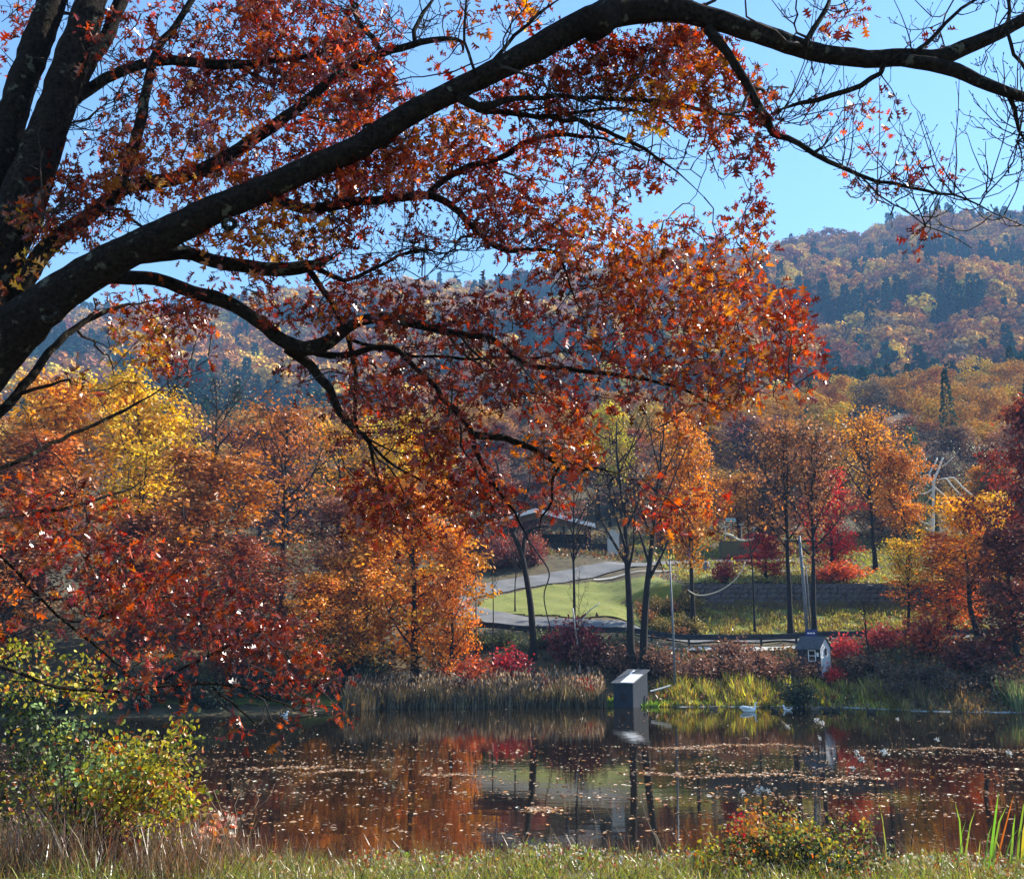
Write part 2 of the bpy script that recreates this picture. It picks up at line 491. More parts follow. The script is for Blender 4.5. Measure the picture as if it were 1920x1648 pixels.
ISLAND = [(-3.6, 98.5), (-1, 95.5), (5, 94), (16, 94.2), (17, 101), (15, 108.5), (9, 111.5), (4, 110.5), (0, 107), (-2.8, 103)]
patch('lawn', ISLAND, 0.10, M['lawn'])
patch('lawn', [(17.5, 95), (44, 95), (44, 100.3), (17.5, 100.3)], 0.10, M['lawn'])
patch('lawn', [(17, 103), (48, 103), (48, 116), (22, 116)], 0.12, M['lawn'])
patch('lawn', [(-26, 66.5), (-12, 70.2), (-10.5, 73.6), (-18, 72.5), (-27, 70)], 0.08, M['lawn'])
ribbon('road', [(60, 91), (45, 91), (30, 90.6), (12, 90.6), (5, 91), (0, 92.6), (-4, 96), (-6.3, 101), (-5, 106), (-1, 110), (5, 113.6), (11, 117.2), (20, 122), (34, 127)], 4.0, 0.14, M['road'])
ribbon('shoulder', [(5, 85.9), (12, 85.2), (30, 85.2), (45, 85.4), (60, 85.4)], [.3, 1.0, 1.3, 1.5, 1.6], 0.16, M['shoulder'])
ribbon('path', [(9, 112.4), (14, 112.2), (22, 112.0), (34, 112.4)], 0.45, 0.2, M['shoulder'])

# ------------------------------------------------------------------ trees of the far bank
def gen_tree(seed, H=20.0, base=.25, rad=4.5, n_limb=16, n_sub=5, per=34, leaf=.30, spread=.55, top=.97, trunk_r=.28, twin=False, bare=False, rise_=(.35, 1.15)):
    """trunk mesh (with limbs) and crown mesh at nominal height H, crown radius rad"""
    global rng
    keep = rng; rng = np.random.default_rng(seed)
    tb = MB(); nodes = []
    stems = [(0.0, 0.0)] if not twin else [(-.35, 0.0), (.4, .1)]
    for si, (ox, oy) in enumerate(stems):
        n = 9
        z = np.linspace(0, H * (.93 if si == 0 else .86), n)
        w = np.cumsum(rng.normal(0, .16, (n, 2)), 0) * (z[:, None] / H) ** .7
        lean = (ox * 2.6 * (z / H), oy * (z / H))
        pts = np.stack((ox + w[:, 0] + lean[0], oy + w[:, 1] + lean[1], z), -1)
        r = trunk_r * (1 - .9 * (z / z[-1])) + .02
        r[0] *= 1.35
        tb.tube(*spline(pts, r, .8), 7, .05)
        for i in range(n_limb // len(stems)):
            h = base + (.93 - base) * ((i + rng.random()) / (n_limb // len(stems)))
            h = min(h, .92)
            k = h * H / z[-1] * (n - 1); k0 = min(int(k), n - 2)
            p0 = pts[k0] + (pts[k0 + 1] - pts[k0]) * (k - k0)
            az = i * 2.4 + rng.normal(0, .9)
            u = (h - base) / (1 - base)
            R = rad * (0.55 + .75 * math.sin(math.pi * min(1, .18 + .82 * u) ** .9)) * rng.uniform(.5, 1.15) * (1 - .35 * u)
            rise = rng.uniform(*rise_) * R + .5
            end = p0 + np.array((math.cos(az) * R, math.sin(az) * R, rise * (1 - .2 * u)))
            end[2] = min(end[2], H * top)
            mid = (p0 + end) / 2 + np.array((0, 0, -.10 * R)) + rng.normal(0, .25, 3)
            lr = max(.03, trunk_r * .42 * (1 - u * .7))
            lp, lrad = spline(np.array((p0, mid, end)), np.array((lr, lr * .6, .02)), .9)
            tb.tube(lp, lrad, 5)
            nodes.append((end, 1.0))
            for s in range(n_sub):
                t = rng.uniform(.3, .95); q = lp[int(t * (len(lp) - 1))]
                e = q + rnd_dirs(1, .35)[0] * R * rng.uniform(.25, .55)
                e[2] = min(e[2], H * top)
                m2 = (q + e) / 2 + rng.normal(0, .12, 3)
                tb.tube(np.array((q, m2, e)), np.array((lr * .4, lr * .28, .012)), 4)
                nodes.append((e, .9))
                if bare:
                    for _ in range(3):
                        e2 = m2 + rnd_dirs(1, .5)[0] * R * .22
                        tb.tube(np.array((m2, (m2 + e2) / 2 + rng.normal(0, .05, 3), e2)), np.array((.02, .016, .008)), 3)
        nodes.append((pts[-1], 1.2))
    C, D, Nn, cl = [], [], [], []
    for p, wgt in nodes:
        k = int(per * wgt * rng.uniform(.5, 1.4))
        if k < 1: continue
        off = rng.normal(0, spread, (k, 3)) * np.array((1.1, 1.1, .75))
        C.append(p + off)
        d = unit(off + rng.normal(0, .5, (k, 3)) + np.array((0, 0, -.25)))
        nn_ = unit(unit(off) * .9 + unit(p - np.array((0, 0, H * .45))) * .5 + rng.normal(0, .55, (k, 3)) + (0, 0, .25))
        D.append(unit(np.cross(nn_, rng.normal(size=(k, 3))))); Nn.append(nn_)
        tone = math.exp(rng.normal(-.05, .32)); hue = rng.normal(0, .09)
        b = tone * np.exp(rng.normal(0, .42, (k, 1)))
        cl.append(b * np.array((1, 1 + hue, 1)) * (1 + rng.normal(0, .06, (k, 3))))
    C, D, Nn, cl = map(np.concatenate, (C, D, Nn, cl))
    C[:, 2] = np.maximum(C[:, 2], 0.2)
    L = leaf * rng.uniform(.7, 1.3, len(C))
    V, F = leafset(C, D, Nn, L, L * rng.uniform(.7, 1.1, len(C)), *RHOMB)
    crown = mesh('crown', V, F, M['tree_leaf'], np.repeat(np.clip(cl, .08, 2.4), len(RHOMB[0]), 0))
    trunk = tb.mesh('trunk', M['tree_bark'], True)
    rng = keep
    return trunk, crown, H, rad * 1.15

ARCH = {
    'full': [gen_tree(s, base=.06, rad=4.4, n_limb=32, n_sub=7, per=44, leaf=.38, spread=.52) for s in (1, 2, 3)],
    'dense': [gen_tree(s, base=.30, rad=4.6, n_limb=26, n_sub=7, per=44, leaf=.38, spread=.50) for s in (4, 5, 6)],
    'open': [gen_tree(s, base=.38, rad=4.4, n_limb=20, n_sub=7, per=17, leaf=.35, spread=.6, bare=True, rise_=(.7, 1.7)) for s in (7, 8)],
    'sparse': [gen_tree(s, base=.42, rad=4.2, n_limb=18, n_sub=5, per=5, leaf=.25, spread=.6, bare=True, rise_=(.8, 1.8)) for s in (9, 10)],
    'twin': [gen_tree(12, base=.34, rad=4.6, n_limb=22, n_sub=6, per=8, leaf=.25, spread=.6, twin=True, bare=True, rise_=(.7, 1.7), trunk_r=.36)],
    'bare': [gen_tree(s, base=.40, rad=3.4, n_limb=11, n_sub=4, per=0.8, leaf=.22, spread=.4, bare=True, trunk_r=.17, rise_=(.7, 1.6)) for s in (13, 14, 15)],
}

def gen_conifer(seed, H=20.0, rad=3.0, leaf=.5, n=46):
    global rng
    keep = rng; rng = np.random.default_rng(seed)
    tb = MB().tube(np.array([(0, 0, z) for z in np.linspace(0, H, 6)]), np.linspace(.3, .03, 6), 6)
    C, D, Nn, cl = [], [], [], []
    for i in range(n):
        u = i / n; z = H * (.08 + .9 * u); R = rad * (1 - u) ** .85 * rng.uniform(.75, 1.1) + .15
        for a in np.arange(7) * .9 + i * .7 + rng.normal(0, .2, 7):
            k = max(3, int(9 * R / rad) + 3)
            t = rng.uniform(.15, 1, k)
            d0 = np.array((math.cos(a), math.sin(a), -.35))
            C.append(np.array((0, 0, z)) + d0 * (t * R)[:, None] + rng.normal(0, .12, (k, 3)))
            D.append(d0 + rng.normal(0, .45, (k, 3)) + (0, 0, -.15)); Nn.append(rnd_dirs(k, 1))
            cl.append(np.ones((k, 3)) * np.exp(rng.normal(0, .25, (k, 1))))
    C, D, Nn, cl = map(np.concatenate, (C, D, Nn, cl))
    L = leaf * rng.uniform(.7, 1.3, len(C))
    V, F = leafset(C, D, Nn, L, L * .5, *RHOMB)
    crown = mesh('crown', V, F, M['tree_leaf'], np.repeat(cl, 4, 0))
    trunk = tb.mesh('trunk', M['tree_bark'], True)
    rng = keep
    return trunk, crown, H, rad
ARCH['conifer'] = [gen_conifer(21), gen_conifer(22)]

def place_tree(name, label, kind, i, px, Y, top_py, wpx, color, group=None, rz=None, base_py=None, cat='tree', X=None):
    tr, cr, H, R = ARCH[kind][i % len(ARCH[kind])]
    top = P(px, top_py, Y)
    x = top[0] if X is None else X
    gz = G(x, Y) - .1
    h = max(2.0, top[2] - gz)
    w = wpx / FPX * Y / (2 * R)
    o = empty(name, (x, Y, gz), rng.uniform(0, 6.28) if rz is None else rz, (w, w, h / H))
    t = obj('trunk', tr, o)
    c = obj('crown', cr, o)
    c.color = (*color, 1)
    tag(o, label, cat, group)
    return o

GOLD, YELLOW, AMBER, ORANGE = (.46, .24, .03), (.55, .36, .035), (.48, .19, .025), (.46, .13, .025)
RUST, BROWN, MAUVE, CRIMSON = (.32, .10, .035), (.20, .105, .055), (.20, .095, .07), (.50, .045, .04)
MAROON, OLIVE, GREY = (.17, .035, .025), (.20, .19, .045), (.16, .12, .085)
SH = 'trees massed along the wooded shore'
# name, label, archetype, variant, px, Y, top_py, width px, colour, group
TREES = [
 ('maple_tree', 'round bright yellow maple crown rising above the rust trees of the wooded shore', 'dense', 0, 285, 90, 708, 250, YELLOW, SH),
 ('maple_tree', 'golden orange tree top just under the thick black oak limb', 'dense', 1, 110, 88, 700, 270, (.52, .24, .03), SH),
 ('oak_tree', 'broad rust brown tree below the golden top beside the frame edge', 'full', 0, 70, 82, 805, 300, (.34, .12, .035), SH),
 ('oak_tree', 'orange brown tree directly below the round yellow maple', 'full', 1, 390, 78, 842, 300, (.33, .13, .035), SH),
 ('ash_tree', 'nearly bare grey brown tree standing between yellow maple and rust trees', 'sparse', 0, 425, 100, 690, 210, GREY, SH),
 ('oak_tree', 'tall copper coloured tree with pointed top before the blue hillside', 'open', 0, 545, 88, 748, 250, (.33, .125, .045), SH),
 ('maple_tree', 'dull gold tree half hidden behind hanging red oak leaves', 'open', 1, 650, 104, 790, 200, GOLD, SH),
 ('maple_tree', 'bright yellow tree glowing behind the red oak branches', 'dense', 0, 785, 104, 790, 190, YELLOW, SH),
 ('oak_tree', 'mauve brown tree filling the gap between copper and gold trees', 'full', 0, 640, 84, 935, 210, MAUVE, SH),
 ('maple_tree', 'glowing orange gold tree at the open end of the wooded shore', 'full', 1, 785, 78, 880, 250, (.55, .235, .028), SH),
 ('maple_tree', 'small bright orange tree beside the slim bare trunk at the road bend', 'full', 2, 848, 77, 985, 135, (.55, .20, .028), SH),
 ('maple_tree', 'small orange gold tree leaning out beside the glowing gold tree', 'full', 2, 690, 75, 975, 190, (.50, .20, .03), SH),
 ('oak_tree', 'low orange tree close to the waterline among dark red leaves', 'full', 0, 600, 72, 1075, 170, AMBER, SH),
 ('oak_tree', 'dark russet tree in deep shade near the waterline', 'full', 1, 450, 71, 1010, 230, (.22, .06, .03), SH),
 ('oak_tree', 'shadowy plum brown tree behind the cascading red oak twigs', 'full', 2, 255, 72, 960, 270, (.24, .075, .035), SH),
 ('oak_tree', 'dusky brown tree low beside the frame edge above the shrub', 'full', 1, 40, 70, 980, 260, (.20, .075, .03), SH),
 # around the road bend
 ('bare_tree', 'slim bare black trunk at the end of the gold tree', 'bare', 0, 897, 79, 930, 60, BROWN, None),
 ('bare_tree', 'thin straight bare trunk over the guard rail end', 'bare', 1, 925, 81, 960, 60, BROWN, None),
 ('bare_tree', 'thin bare trunk standing on the grass island', 'bare', 2, 966, 96, 1000, 60, BROWN, None),
 ('bare_tree', 'dark slender tree before the grass island with purple brown leaves', 'sparse', 1, 1072, 82, 835, 120, MAUVE, None),
 ('ash_tree', 'big twin stemmed grey tree with thin brown leaves behind the duck house', 'twin', 0, 1182, 79, 752, 235, (.24, .14, .07), None),
 ('bare_tree', 'broken bare snag beside the purple shrub', 'bare', 0, 1082, 79, 1050, 50, BROWN, None),
 ('maple_tree', 'tall amber crowned tree on a straight black trunk over the slope', 'dense', 1, 1287, 95, 775, 165, AMBER, None),
 ('bare_tree', 'dark bare trunk holding the end of the sagging cable', 'bare', 1, 1402, 95, 880, 90, BROWN, None),
 ('ash_tree', 'tall thin leaved brown tree before the dark stone wall', 'open', 0, 1462, 93, 785, 190, (.26, .12, .055), None),
 ('ash_tree', 'black trunked brown tree next to the grey utility pole', 'open', 1, 1506, 92, 800, 180, (.24, .11, .06), None),
 ('maple_tree', 'crimson pink maple glowing behind the utility pole', 'full', 2, 1548, 107, 880, 125, CRIMSON, None),
 ('maple_tree', 'small deep crimson maple under the brown trees by the wall', 'full', 0, 1432, 106, 1000, 110, (.34, .03, .03), None),
 ('oak_tree', 'tall amber brown tree rising beside the dark conifer', 'open', 0, 1622, 112, 768, 165, (.50, .22, .03), None),
 ('oak_tree', 'rusty orange tree leaning towards the pollarded pale tree', 'dense', 2, 1690, 110, 835, 130, (.42, .16, .03), None),
 ('birch_tree', 'slim yellow leaved young tree over the gravel shoulder', 'open', 1, 1690, 92, 1010, 110, (.62, .36, .03), None),
 ('maple_tree', 'small yellow topped tree under the pollarded pale tree', 'dense', 0, 1815, 96, 930, 190, (.56, .30, .03), None),
 ('maple_tree', 'bright orange red tree between the yellow trees by the lawn', 'full', 1, 1765, 93, 1000, 180, (.55, .14, .03), None),
 ('oak_tree', 'straggly orange brown tree above the dark bank', 'open', 1, 1820, 82, 1010, 220, (.36, .13, .03), None),
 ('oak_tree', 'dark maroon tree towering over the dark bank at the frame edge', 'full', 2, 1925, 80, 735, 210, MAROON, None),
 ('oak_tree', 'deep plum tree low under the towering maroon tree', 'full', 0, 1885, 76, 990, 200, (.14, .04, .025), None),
 ('spruce_tree', 'dark green conifer beside the pollarded pale tree', 'conifer', 0, 1706, 150, 792, 90, (.035, .085, .05), None),
 ('spruce_tree', 'dark blue green conifer behind the yellow topped tree', 'conifer', 1, 1858, 135, 858, 130, (.03, .07, .05), None),
 ('maple_tree', 'small yellow green crown far behind the bare grey tree', 'dense', 2, 1140, 165, 752, 100, (.40, .34, .04), None),
 ('sapling', 'dark forked sapling leaning over the reeds beside the shed', 'bare', 2, 1620, 76.5, 1095, 90, BROWN, None),
 ('birch_tree', 'pale grey leafless tree behind the pollarded tree', 'sparse', 0, 1832, 150, 825, 110, (.4, .38, .36), None),
]
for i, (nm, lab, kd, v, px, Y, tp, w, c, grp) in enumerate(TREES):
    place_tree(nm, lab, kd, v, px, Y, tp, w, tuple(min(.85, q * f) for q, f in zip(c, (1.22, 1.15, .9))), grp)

# leaning bare tree over the road bend: traced in its own plane
def traced_tree(name, label, Y, stems, mat, cat='tree', group=None, part='limb', depth=0.6):
    """stems: list of [(px, py, radius px), ...]; first one is the trunk"""
    e = None
    for k, st in enumerate(stems):
        pts = np.array([P(a, b, Y + (0 if k == 0 else depth * (j / max(1, len(st) - 1)) * (1 if k % 2 else -1))) for j, (a, b, r) in enumerate(st)])
        rad = np.array([r * (.66 if 'pollard' in name else 1) / FPX * Y for a, b, r in st])
        if k == 0:
            pts[0, 2] = G(pts[0, 0], pts[0, 1]) - .15
            e = empty(name, pts[0]); o0 = pts[0].copy()
            tag(e, label, cat, group)
        q, r = spline(pts - o0, rad, .35)
        MB().tube(q, r, 7, .04).obj('trunk' if k == 0 else part, mat, e, True)
    return e
traced_tree('bare_tree', 'leaning black forked tree standing over the road bend', 82, [
    [(1001, 1215, 7), (996, 1150, 6), (988, 1090, 5.5), (978, 1040, 5), (962, 1000, 4.5), (945, 960, 3.5), (940, 910, 2.5), (930, 860, 2)],
    [(980, 1045, 4), (985, 1005, 3.5), (1000, 990, 2.5), (1030, 985, 2)], [(962, 1000, 3), (975, 960, 2.5), (990, 920, 2), (995, 880, 1.2)],
    [(945, 960, 2), (925, 930, 1.6), (905, 890, 1.1)], [(985, 1005, 2.2), (1010, 1040, 1.8), (1030, 1075, 1.4), (1020, 1120, 1.2), (1035, 1190, 1.1)]], M['tree_bark'])
traced_tree('dead_sapling', 'thin crooked dead stem on the roadside below the grass island', 80, [
    [(1088, 1262, 1.8), (1084, 1220, 1.8), (1079, 1180, 1.5), (1074, 1140, 1.3)], [(1080, 1185, 1.2), (1100, 1150, 1), (1125, 1130, .8)]], M['pale_wood'])
traced_tree('pollarded_tree', 'pale pollarded tree with sawn bare limbs above the yellow topped tree', 118, [
    [(1742, 1060, 5), (1748, 1000, 4.5), (1750, 960, 4), (1751, 905, 4), (1760, 880, 3.2), (1768, 858, 2.6)],
    [(1750, 908, 3), (1742, 890, 2.6), (1752, 872, 2.4), (1757, 859, 2)], [(1741, 912, 2.2), (1728, 898, 2), (1716, 882, 1.8), (1711, 880, 1.5)],
    [(1724, 892, 1.8), (1731, 875, 1.7), (1737, 860, 1.4)], [(1766, 875, 1.8), (1776, 868, 1.6), (1786, 858, 1.3)],
    [(1750, 912, 2.8), (1765, 924, 2.2), (1778, 935, 1.6)], [(1760, 900, 2), (1773, 897, 2.4), (1788, 915, 2.2), (1806, 932, 1.7)],
    [(1773, 897, 1.6), (1788, 896, 2.2), (1806, 915, 2.4), (1825, 930, 2), (1840, 941, 1.4)], [(1750, 915, 2), (1735, 925, 1.8), (1720, 925, 1.3)],
    [(1748, 925, 1.8), (1742, 936, 1.4), (1735, 944, 1)], [(1749, 985, 2.4), (1728, 978, 2.2), (1715, 965, 2), (1702, 950, 1.6), (1694, 935, 1.2)]], M['pale_wood'])

# trees on the slope behind the road
def colour_word(c):
    r_, g_, b_ = c
    if g_ > r_: return 'dark green'
    q_ = g_ / r_
    if q_ < .36: return 'rust red' if r_ > .25 else 'maroon'
    if q_ < .5: return ('orange' if r_ > .38 else 'russet') if b_ / r_ < .25 else 'mauve brown'
    if q_ < .62: return ('amber' if r_ > .38 else 'tan brown') if b_ / r_ < .3 else 'dusky tan'
    return 'golden' if b_ / r_ < .3 else 'grey brown'
def beside(px):
    for lim, t in ((330, 'above the round yellow maple'), (470, 'behind the nearly bare grey tree'), (600, 'behind the tall copper tree'), (720, 'behind the dull gold tree'), (850, 'behind the glowing gold tree'),
                   (960, 'above the road bend'), (1060, 'above the pavilion'), (1150, 'beyond the concrete pier'), (1240, 'behind the twin stemmed grey tree'), (1340, 'behind the tall amber crown'), (1420, 'above the white play posts'),
                   (1490, 'behind the thin leaved brown trees'), (1580, 'behind the crimson pink maple'), (1660, 'behind the tall amber brown tree'), (1730, 'behind the dark green conifer'), (1800, 'behind the pollarded pale tree'), (1870, 'above the yellow topped tree')):
        if px < lim: return t
    return 'behind the towering maroon tree'
SLOPE = 'autumn trees on the slope behind the road'
pal = [RUST, BROWN, MAUVE, (.34, .17, .06), (.30, .14, .07), AMBER, (.25, .13, .09), GREY, (.38, .22, .06), MAUVE]
for i in range(58):
    px = 330 + (i % 29) * 56 + rng.uniform(-18, 18)
    Y = rng.uniform(135, 165) if i < 29 else rng.uniform(180, 215)
    tp = rng.uniform(835, 900) if i < 29 else rng.uniform(775, 830)
    if 985 < px < 1180 and i < 29: Y += 18
    if 1630 < px < 1700 and i >= 29: tp += 40
    pc = pal[int(rng.integers(len(pal)))]
    place_tree('slope_tree', '%s tree in the %s slope wood %s' % (colour_word(pc), 'lower' if i < 29 else 'upper', beside(px)), ['full', 'dense', 'open', 'full'][i % 4], i, px, Y, tp,
               rng.uniform(110, 170), pc, SLOPE)

# ------------------------------------------------------------------ forest of the hillside
def gen_far_crown(seed, mat, n=420, R=5.0, H=13.0, leaf=1.35, conifer=False):
    global rng
    keep = rng; rng = np.random.default_rng(seed)
    if conifer:
        nf = None; u = rng.random(n) ** .8; a = rng.uniform(0, 6.28, n); r = 2.6 * (1 - u) ** .9 * rng.uniform(.5, 1.1, n) + .1
        C = np.stack((np.cos(a) * r, np.sin(a) * r, 1 + u * (H + 4)), -1); D = np.stack((np.cos(a), np.sin(a), -.5 + 0 * a), -1) + rng.normal(0, .3, (n, 3))
    else:
        k = 15
        cd = rnd_dirs(k, .25); cc = cd * np.array((R, R, H * .36)) * rng.uniform(.55, .9, (k, 1)) + (0, 0, H * .62)
        which = rng.integers(k, size=n)
        off = rnd_dirs(n) * (rng.random((n, 1)) ** .4) * np.array((2.1, 2.1, 1.6))
        C = cc[which] + off; nf = unit(unit(off) + .5 * unit(cc[which] - (0, 0, H * .5)) + rng.normal(0, .35, (n, 3)) + (0, 0, .2)); D = np.cross(nf, rng.normal(size=(n, 3)))
        C[:, 2] = np.maximum(C[:, 2], .5)
    L = leaf * rng.uniform(.6, 1.3, n)
    if nf is None: nf = rnd_dirs(n, .8)
    else: C = C - unit(D) * L[:, None] * .5
    V, F = leafset(C, D, nf, L, L * rng.uniform(.9, 1.4, n), *RHOMB)
    cl = np.exp(rng.normal(0, .2, (n, 1))) * np.ones(3)
    me = mesh('crown', V, F, mat, np.repeat(np.clip(cl, .3, 2), 4, 0))
    rng = keep
    return me

M['far_obj'] = leaf_mat('hillside leaf', trans=0.15, gloss=0, use_obj=True)
FARC = [(.52, .26, .06), (.42, .17, .045), (.32, .13, .065), (.58, .31, .055), (.24, .16, .09), (.022, .055, .035), (.02, .065, .042), (.62, .40, .06)]
far_mats = [leaf_mat('hillside wood %s' % n, base=c, trans=0.06, gloss=0, rand=.35) for n, c in zip(
    ('tan', 'russet', 'mauve', 'amber', 'grey', 'pine', 'spruce', 'gold'), FARC)]
far_coll = bpy.data.collections.new('forest sources')
for i, m in enumerate(far_mats):
    o = bpy.data.objects.new('forest_source_%02d' % i, gen_far_crown(300 + i, m, conifer=i in (5, 6), n=420 if i not in (5, 6) else 300))
    far_coll.objects.link(o)

# points of the far wood
pts, idx, scl = [], [], []
npt = 9000
yy = 345 + (1130 - 345) * rng.random(npt) ** .85
xx = rng.uniform(-1, 1, npt) * (40 + .66 * yy)
zz = ground(xx, yy)
n1 = np.sin(xx * .018 + 1.3) * np.cos(yy * .021 + xx * .006) + .6 * np.sin(xx * .05 + yy * .043) + rng.normal(0, .35, npt)
con = (n1 > .62) | ((yy > 1010) & (rng.random(npt) < .6)) | ((np.abs(xx / yy - .38) < .10) & (yy < 640) & (yy > 400) & (n1 > -.1) & (rng.random(npt) < .7)) | ((np.abs(xx / yy + .28) < .10) & (yy < 560) & (rng.random(npt) < .6))
con = con | ((yy < 500) & (rng.random(npt) < .62))
ind = np.where(con, rng.choice((5, 6), npt), rng.choice((0, 1, 2, 3, 4, 7), npt, p=(.36, .14, .12, .20, .08, .10)))
sc = rng.uniform(.8, 2.1, npt) * np.where(con, .9, 1)
pm = bpy.data.meshes.new('forest')
pm.vertices.add(npt)
pm.vertices.foreach_set('co', np.stack((xx, yy, zz - .5), -1).astype(np.float32).ravel())
a = pm.attributes.new('pick', 'INT', 'POINT'); a.data.foreach_set('value', ind.astype(np.int32))
a = pm.attributes.new('size', 'FLOAT', 'POINT'); a.data.foreach_set('value', sc.astype(np.float32))
a = pm.attributes.new('turn', 'FLOAT', 'POINT'); a.data.foreach_set('value', rng.uniform(0, 6.28, npt).astype(np.float32))
forest = tag(obj('forest', pm), 'hazy autumn forest covering the blue mountainside up to the ridge', 'forest', kind='stuff')
ng = bpy.data.node_groups.new('forest scatter', 'GeometryNodeTree')
ng.interface.new_socket('Geometry', in_out='INPUT', socket_type='NodeSocketGeometry')
ng.interface.new_socket('Geometry', in_out='OUTPUT', socket_type='NodeSocketGeometry')
gi, go = ng.nodes.new('NodeGroupInput'), ng.nodes.new('NodeGroupOutput')
m2p = ng.nodes.new('GeometryNodeMeshToPoints')
ci = ng.nodes.new('GeometryNodeCollectionInfo'); ci.inputs['Collection'].default_value = far_coll
ci.inputs['Separate Children'].default_value = True; ci.inputs['Reset Children'].default_value = True
iop = ng.nodes.new('GeometryNodeInstanceOnPoints'); iop.inputs['Pick Instance'].default_value = True
def nattr(nm, t):
    n = ng.nodes.new('GeometryNodeInputNamedAttribute'); n.data_type = t; n.inputs['Name'].default_value = nm; return n.outputs['Attribute']
cx = ng.nodes.new('ShaderNodeCombineXYZ')
ng.links.new(nattr('turn', 'FLOAT'), cx.inputs['Z'])
e2r = ng.nodes.new('FunctionNodeEulerToRotation'); ng.links.new(cx.outputs[0], e2r.inputs[0])
ng.links.new(gi.outputs[0], m2p.inputs['Mesh']); ng.links.new(m2p.outputs[0], iop.inputs['Points'])
ng.links.new(ci.outputs[0], iop.inputs['Instance']); ng.links.new(nattr('pick', 'INT'), iop.inputs['Instance Index'])
ng.links.new(e2r.outputs[0], iop.inputs['Rotation']); ng.links.new(nattr('size', 'FLOAT'), iop.inputs['Scale'])
ng.links.new(iop.outputs[0], go.inputs[0])
forest.modifiers.new('scatter', 'NODES').node_group = ng

# single trees along the near spur of the hill
near_far = [gen_far_crown(400 + i, M['far_obj'], n=1500, leaf=.62) for i in range(4)]
near_con = gen_far_crown(410, M['far_obj'], n=900, leaf=.6, conifer=True)
SPUR = 'tree crowns on the near spur of the hill'
cells = []
for row, Y in enumerate((232, 252, 272, 292, 312)):
    nX = 30
    for k in range(nX):
        x = (-.56 + 1.12 * (k + .5 + rng.uniform(-.35, .35) + (row % 2) * .5) / nX) * Y
        cells.append((x, Y + rng.uniform(-8, 8)))
patch('lawn', [(80, 221), (92, 221), (93, 262), (88, 266), (84, 250)], .3, M['lawn'], 1.0)
cells += [(q * Y_, Y_) for q, Y_ in ((.405, 214), (.43, 222), (.455, 212), (.475, 224), (.50, 213), (.42, 236), (.44, 206), (.47, 204), (.53, 220))]
for i, (x, Y) in enumerate(cells):
    if 79 < x * 235 / Y < 95 and Y < 262: continue
    conif = rng.random() < .07
    e = empty('hillside_tree', (x, Y, G(x, Y) - .3), rng.uniform(0, 6.28), (rng.uniform(.85, 1.25),) * 2 + (rng.uniform(.85, 1.25),))
    c = obj('crown', near_con if conif else near_far[i % 4], e)
    col = (.035, .08, .05) if conif else FARC[int(rng.choice((0, 1, 2, 3, 4, 7), p=(.34, .16, .13, .19, .08, .10)))]
    c.color = (*[v * .9 for v in col], 1)
    tag(e, '%s %s on the hill spur %s %s' % (colour_word(col), 'conifer' if conif else 'crown', ('foot', 'lower slope', 'middle', 'upper slope', 'crest', 'bottom edge')[i // 30], beside(CX + FPX * x / Y)), 'tree', SPUR)

# ------------------------------------------------------------------ built things on the far bank
def bx(x0, x1, y0, y1, z0, z1): return MB().box(x0, x1, y0, y1, z0, z1)

# duck house on the shore
dh = empty('duck_house', (*P(1169, 1328, 73.4)[:2], -.05), math.radians(-34))
tag(dh, 'dark slate lean-to duck house with a white roof panel at the waterline', 'duck house')
w2, d2 = .78, 2.3
for k in range(6):
    x0 = -w2 + k * (2 * w2 / 6)
    bx(x0 + .01, x0 + 2 * w2 / 6 - .01, 0, .05 + .012 * (k % 2), 0, 1.66).obj('board', M['slate'], dh)
for s in (-1, 1):
    for k in range(8):
        y0 = .07 + k * (d2 - .07) / 8; y1 = y0 + (d2 - .07) / 8 - .02
        za, zb = 1.66 + .78 * y0 / d2, 1.66 + .78 * y1 / d2
        xa, xb = (s * w2 - .05, s * w2) if s > 0 else (s * w2, s * w2 + .05)
        MB().add([(xa, y0, 0), (xb, y0, 0), (xb, y1, 0), (xa, y1, 0), (xa, y0, za), (xb, y0, za), (xb, y1, zb), (xa, y1, zb)],
                 [[(0, 3, 2, 1), (4, 5, 6, 7), (0, 1, 5, 4), (1, 2, 6, 5), (2, 3, 7, 6), (3, 0, 4, 7)]]).obj('board', M['slate'], dh)
bx(-w2, w2, d2 - .06, d2 - .01, 0, 2.40).obj('back_wall', M['slate'], dh)
def slope_slab(x0, x1, y0, y1, lift, th):
    f = lambda y: 1.68 + .78 * y / d2 + lift
    return MB().add([(x0, y0, f(y0)), (x1, y0, f(y0)), (x1, y1, f(y1)), (x0, y1, f(y1)), (x0, y0, f(y0) + th), (x1, y0, f(y0) + th), (x1, y1, f(y1) + th), (x0, y1, f(y1) + th)],
                    [[(0, 3, 2, 1), (4, 5, 6, 7), (0, 1, 5, 4), (1, 2, 6, 5), (2, 3, 7, 6), (3, 0, 4, 7)]])
rf = slope_slab(-w2 - .12, w2 + .12, -.15, d2 + .15, .02, .07).obj('roof', M['slate_roof'], dh)
slope_slab(-.18, w2 + .06, -.08, 1.45, .095, .02).obj('roof_panel', M['panel'], rf)
slope_slab(-.25, -.12, 1.5, 2.1, .095, .05).obj('batten', M['white'], rf)
bx(-.25, .2, -.02, -.005, .5, 1.0).obj('entrance', M['brown_wood'], dh)

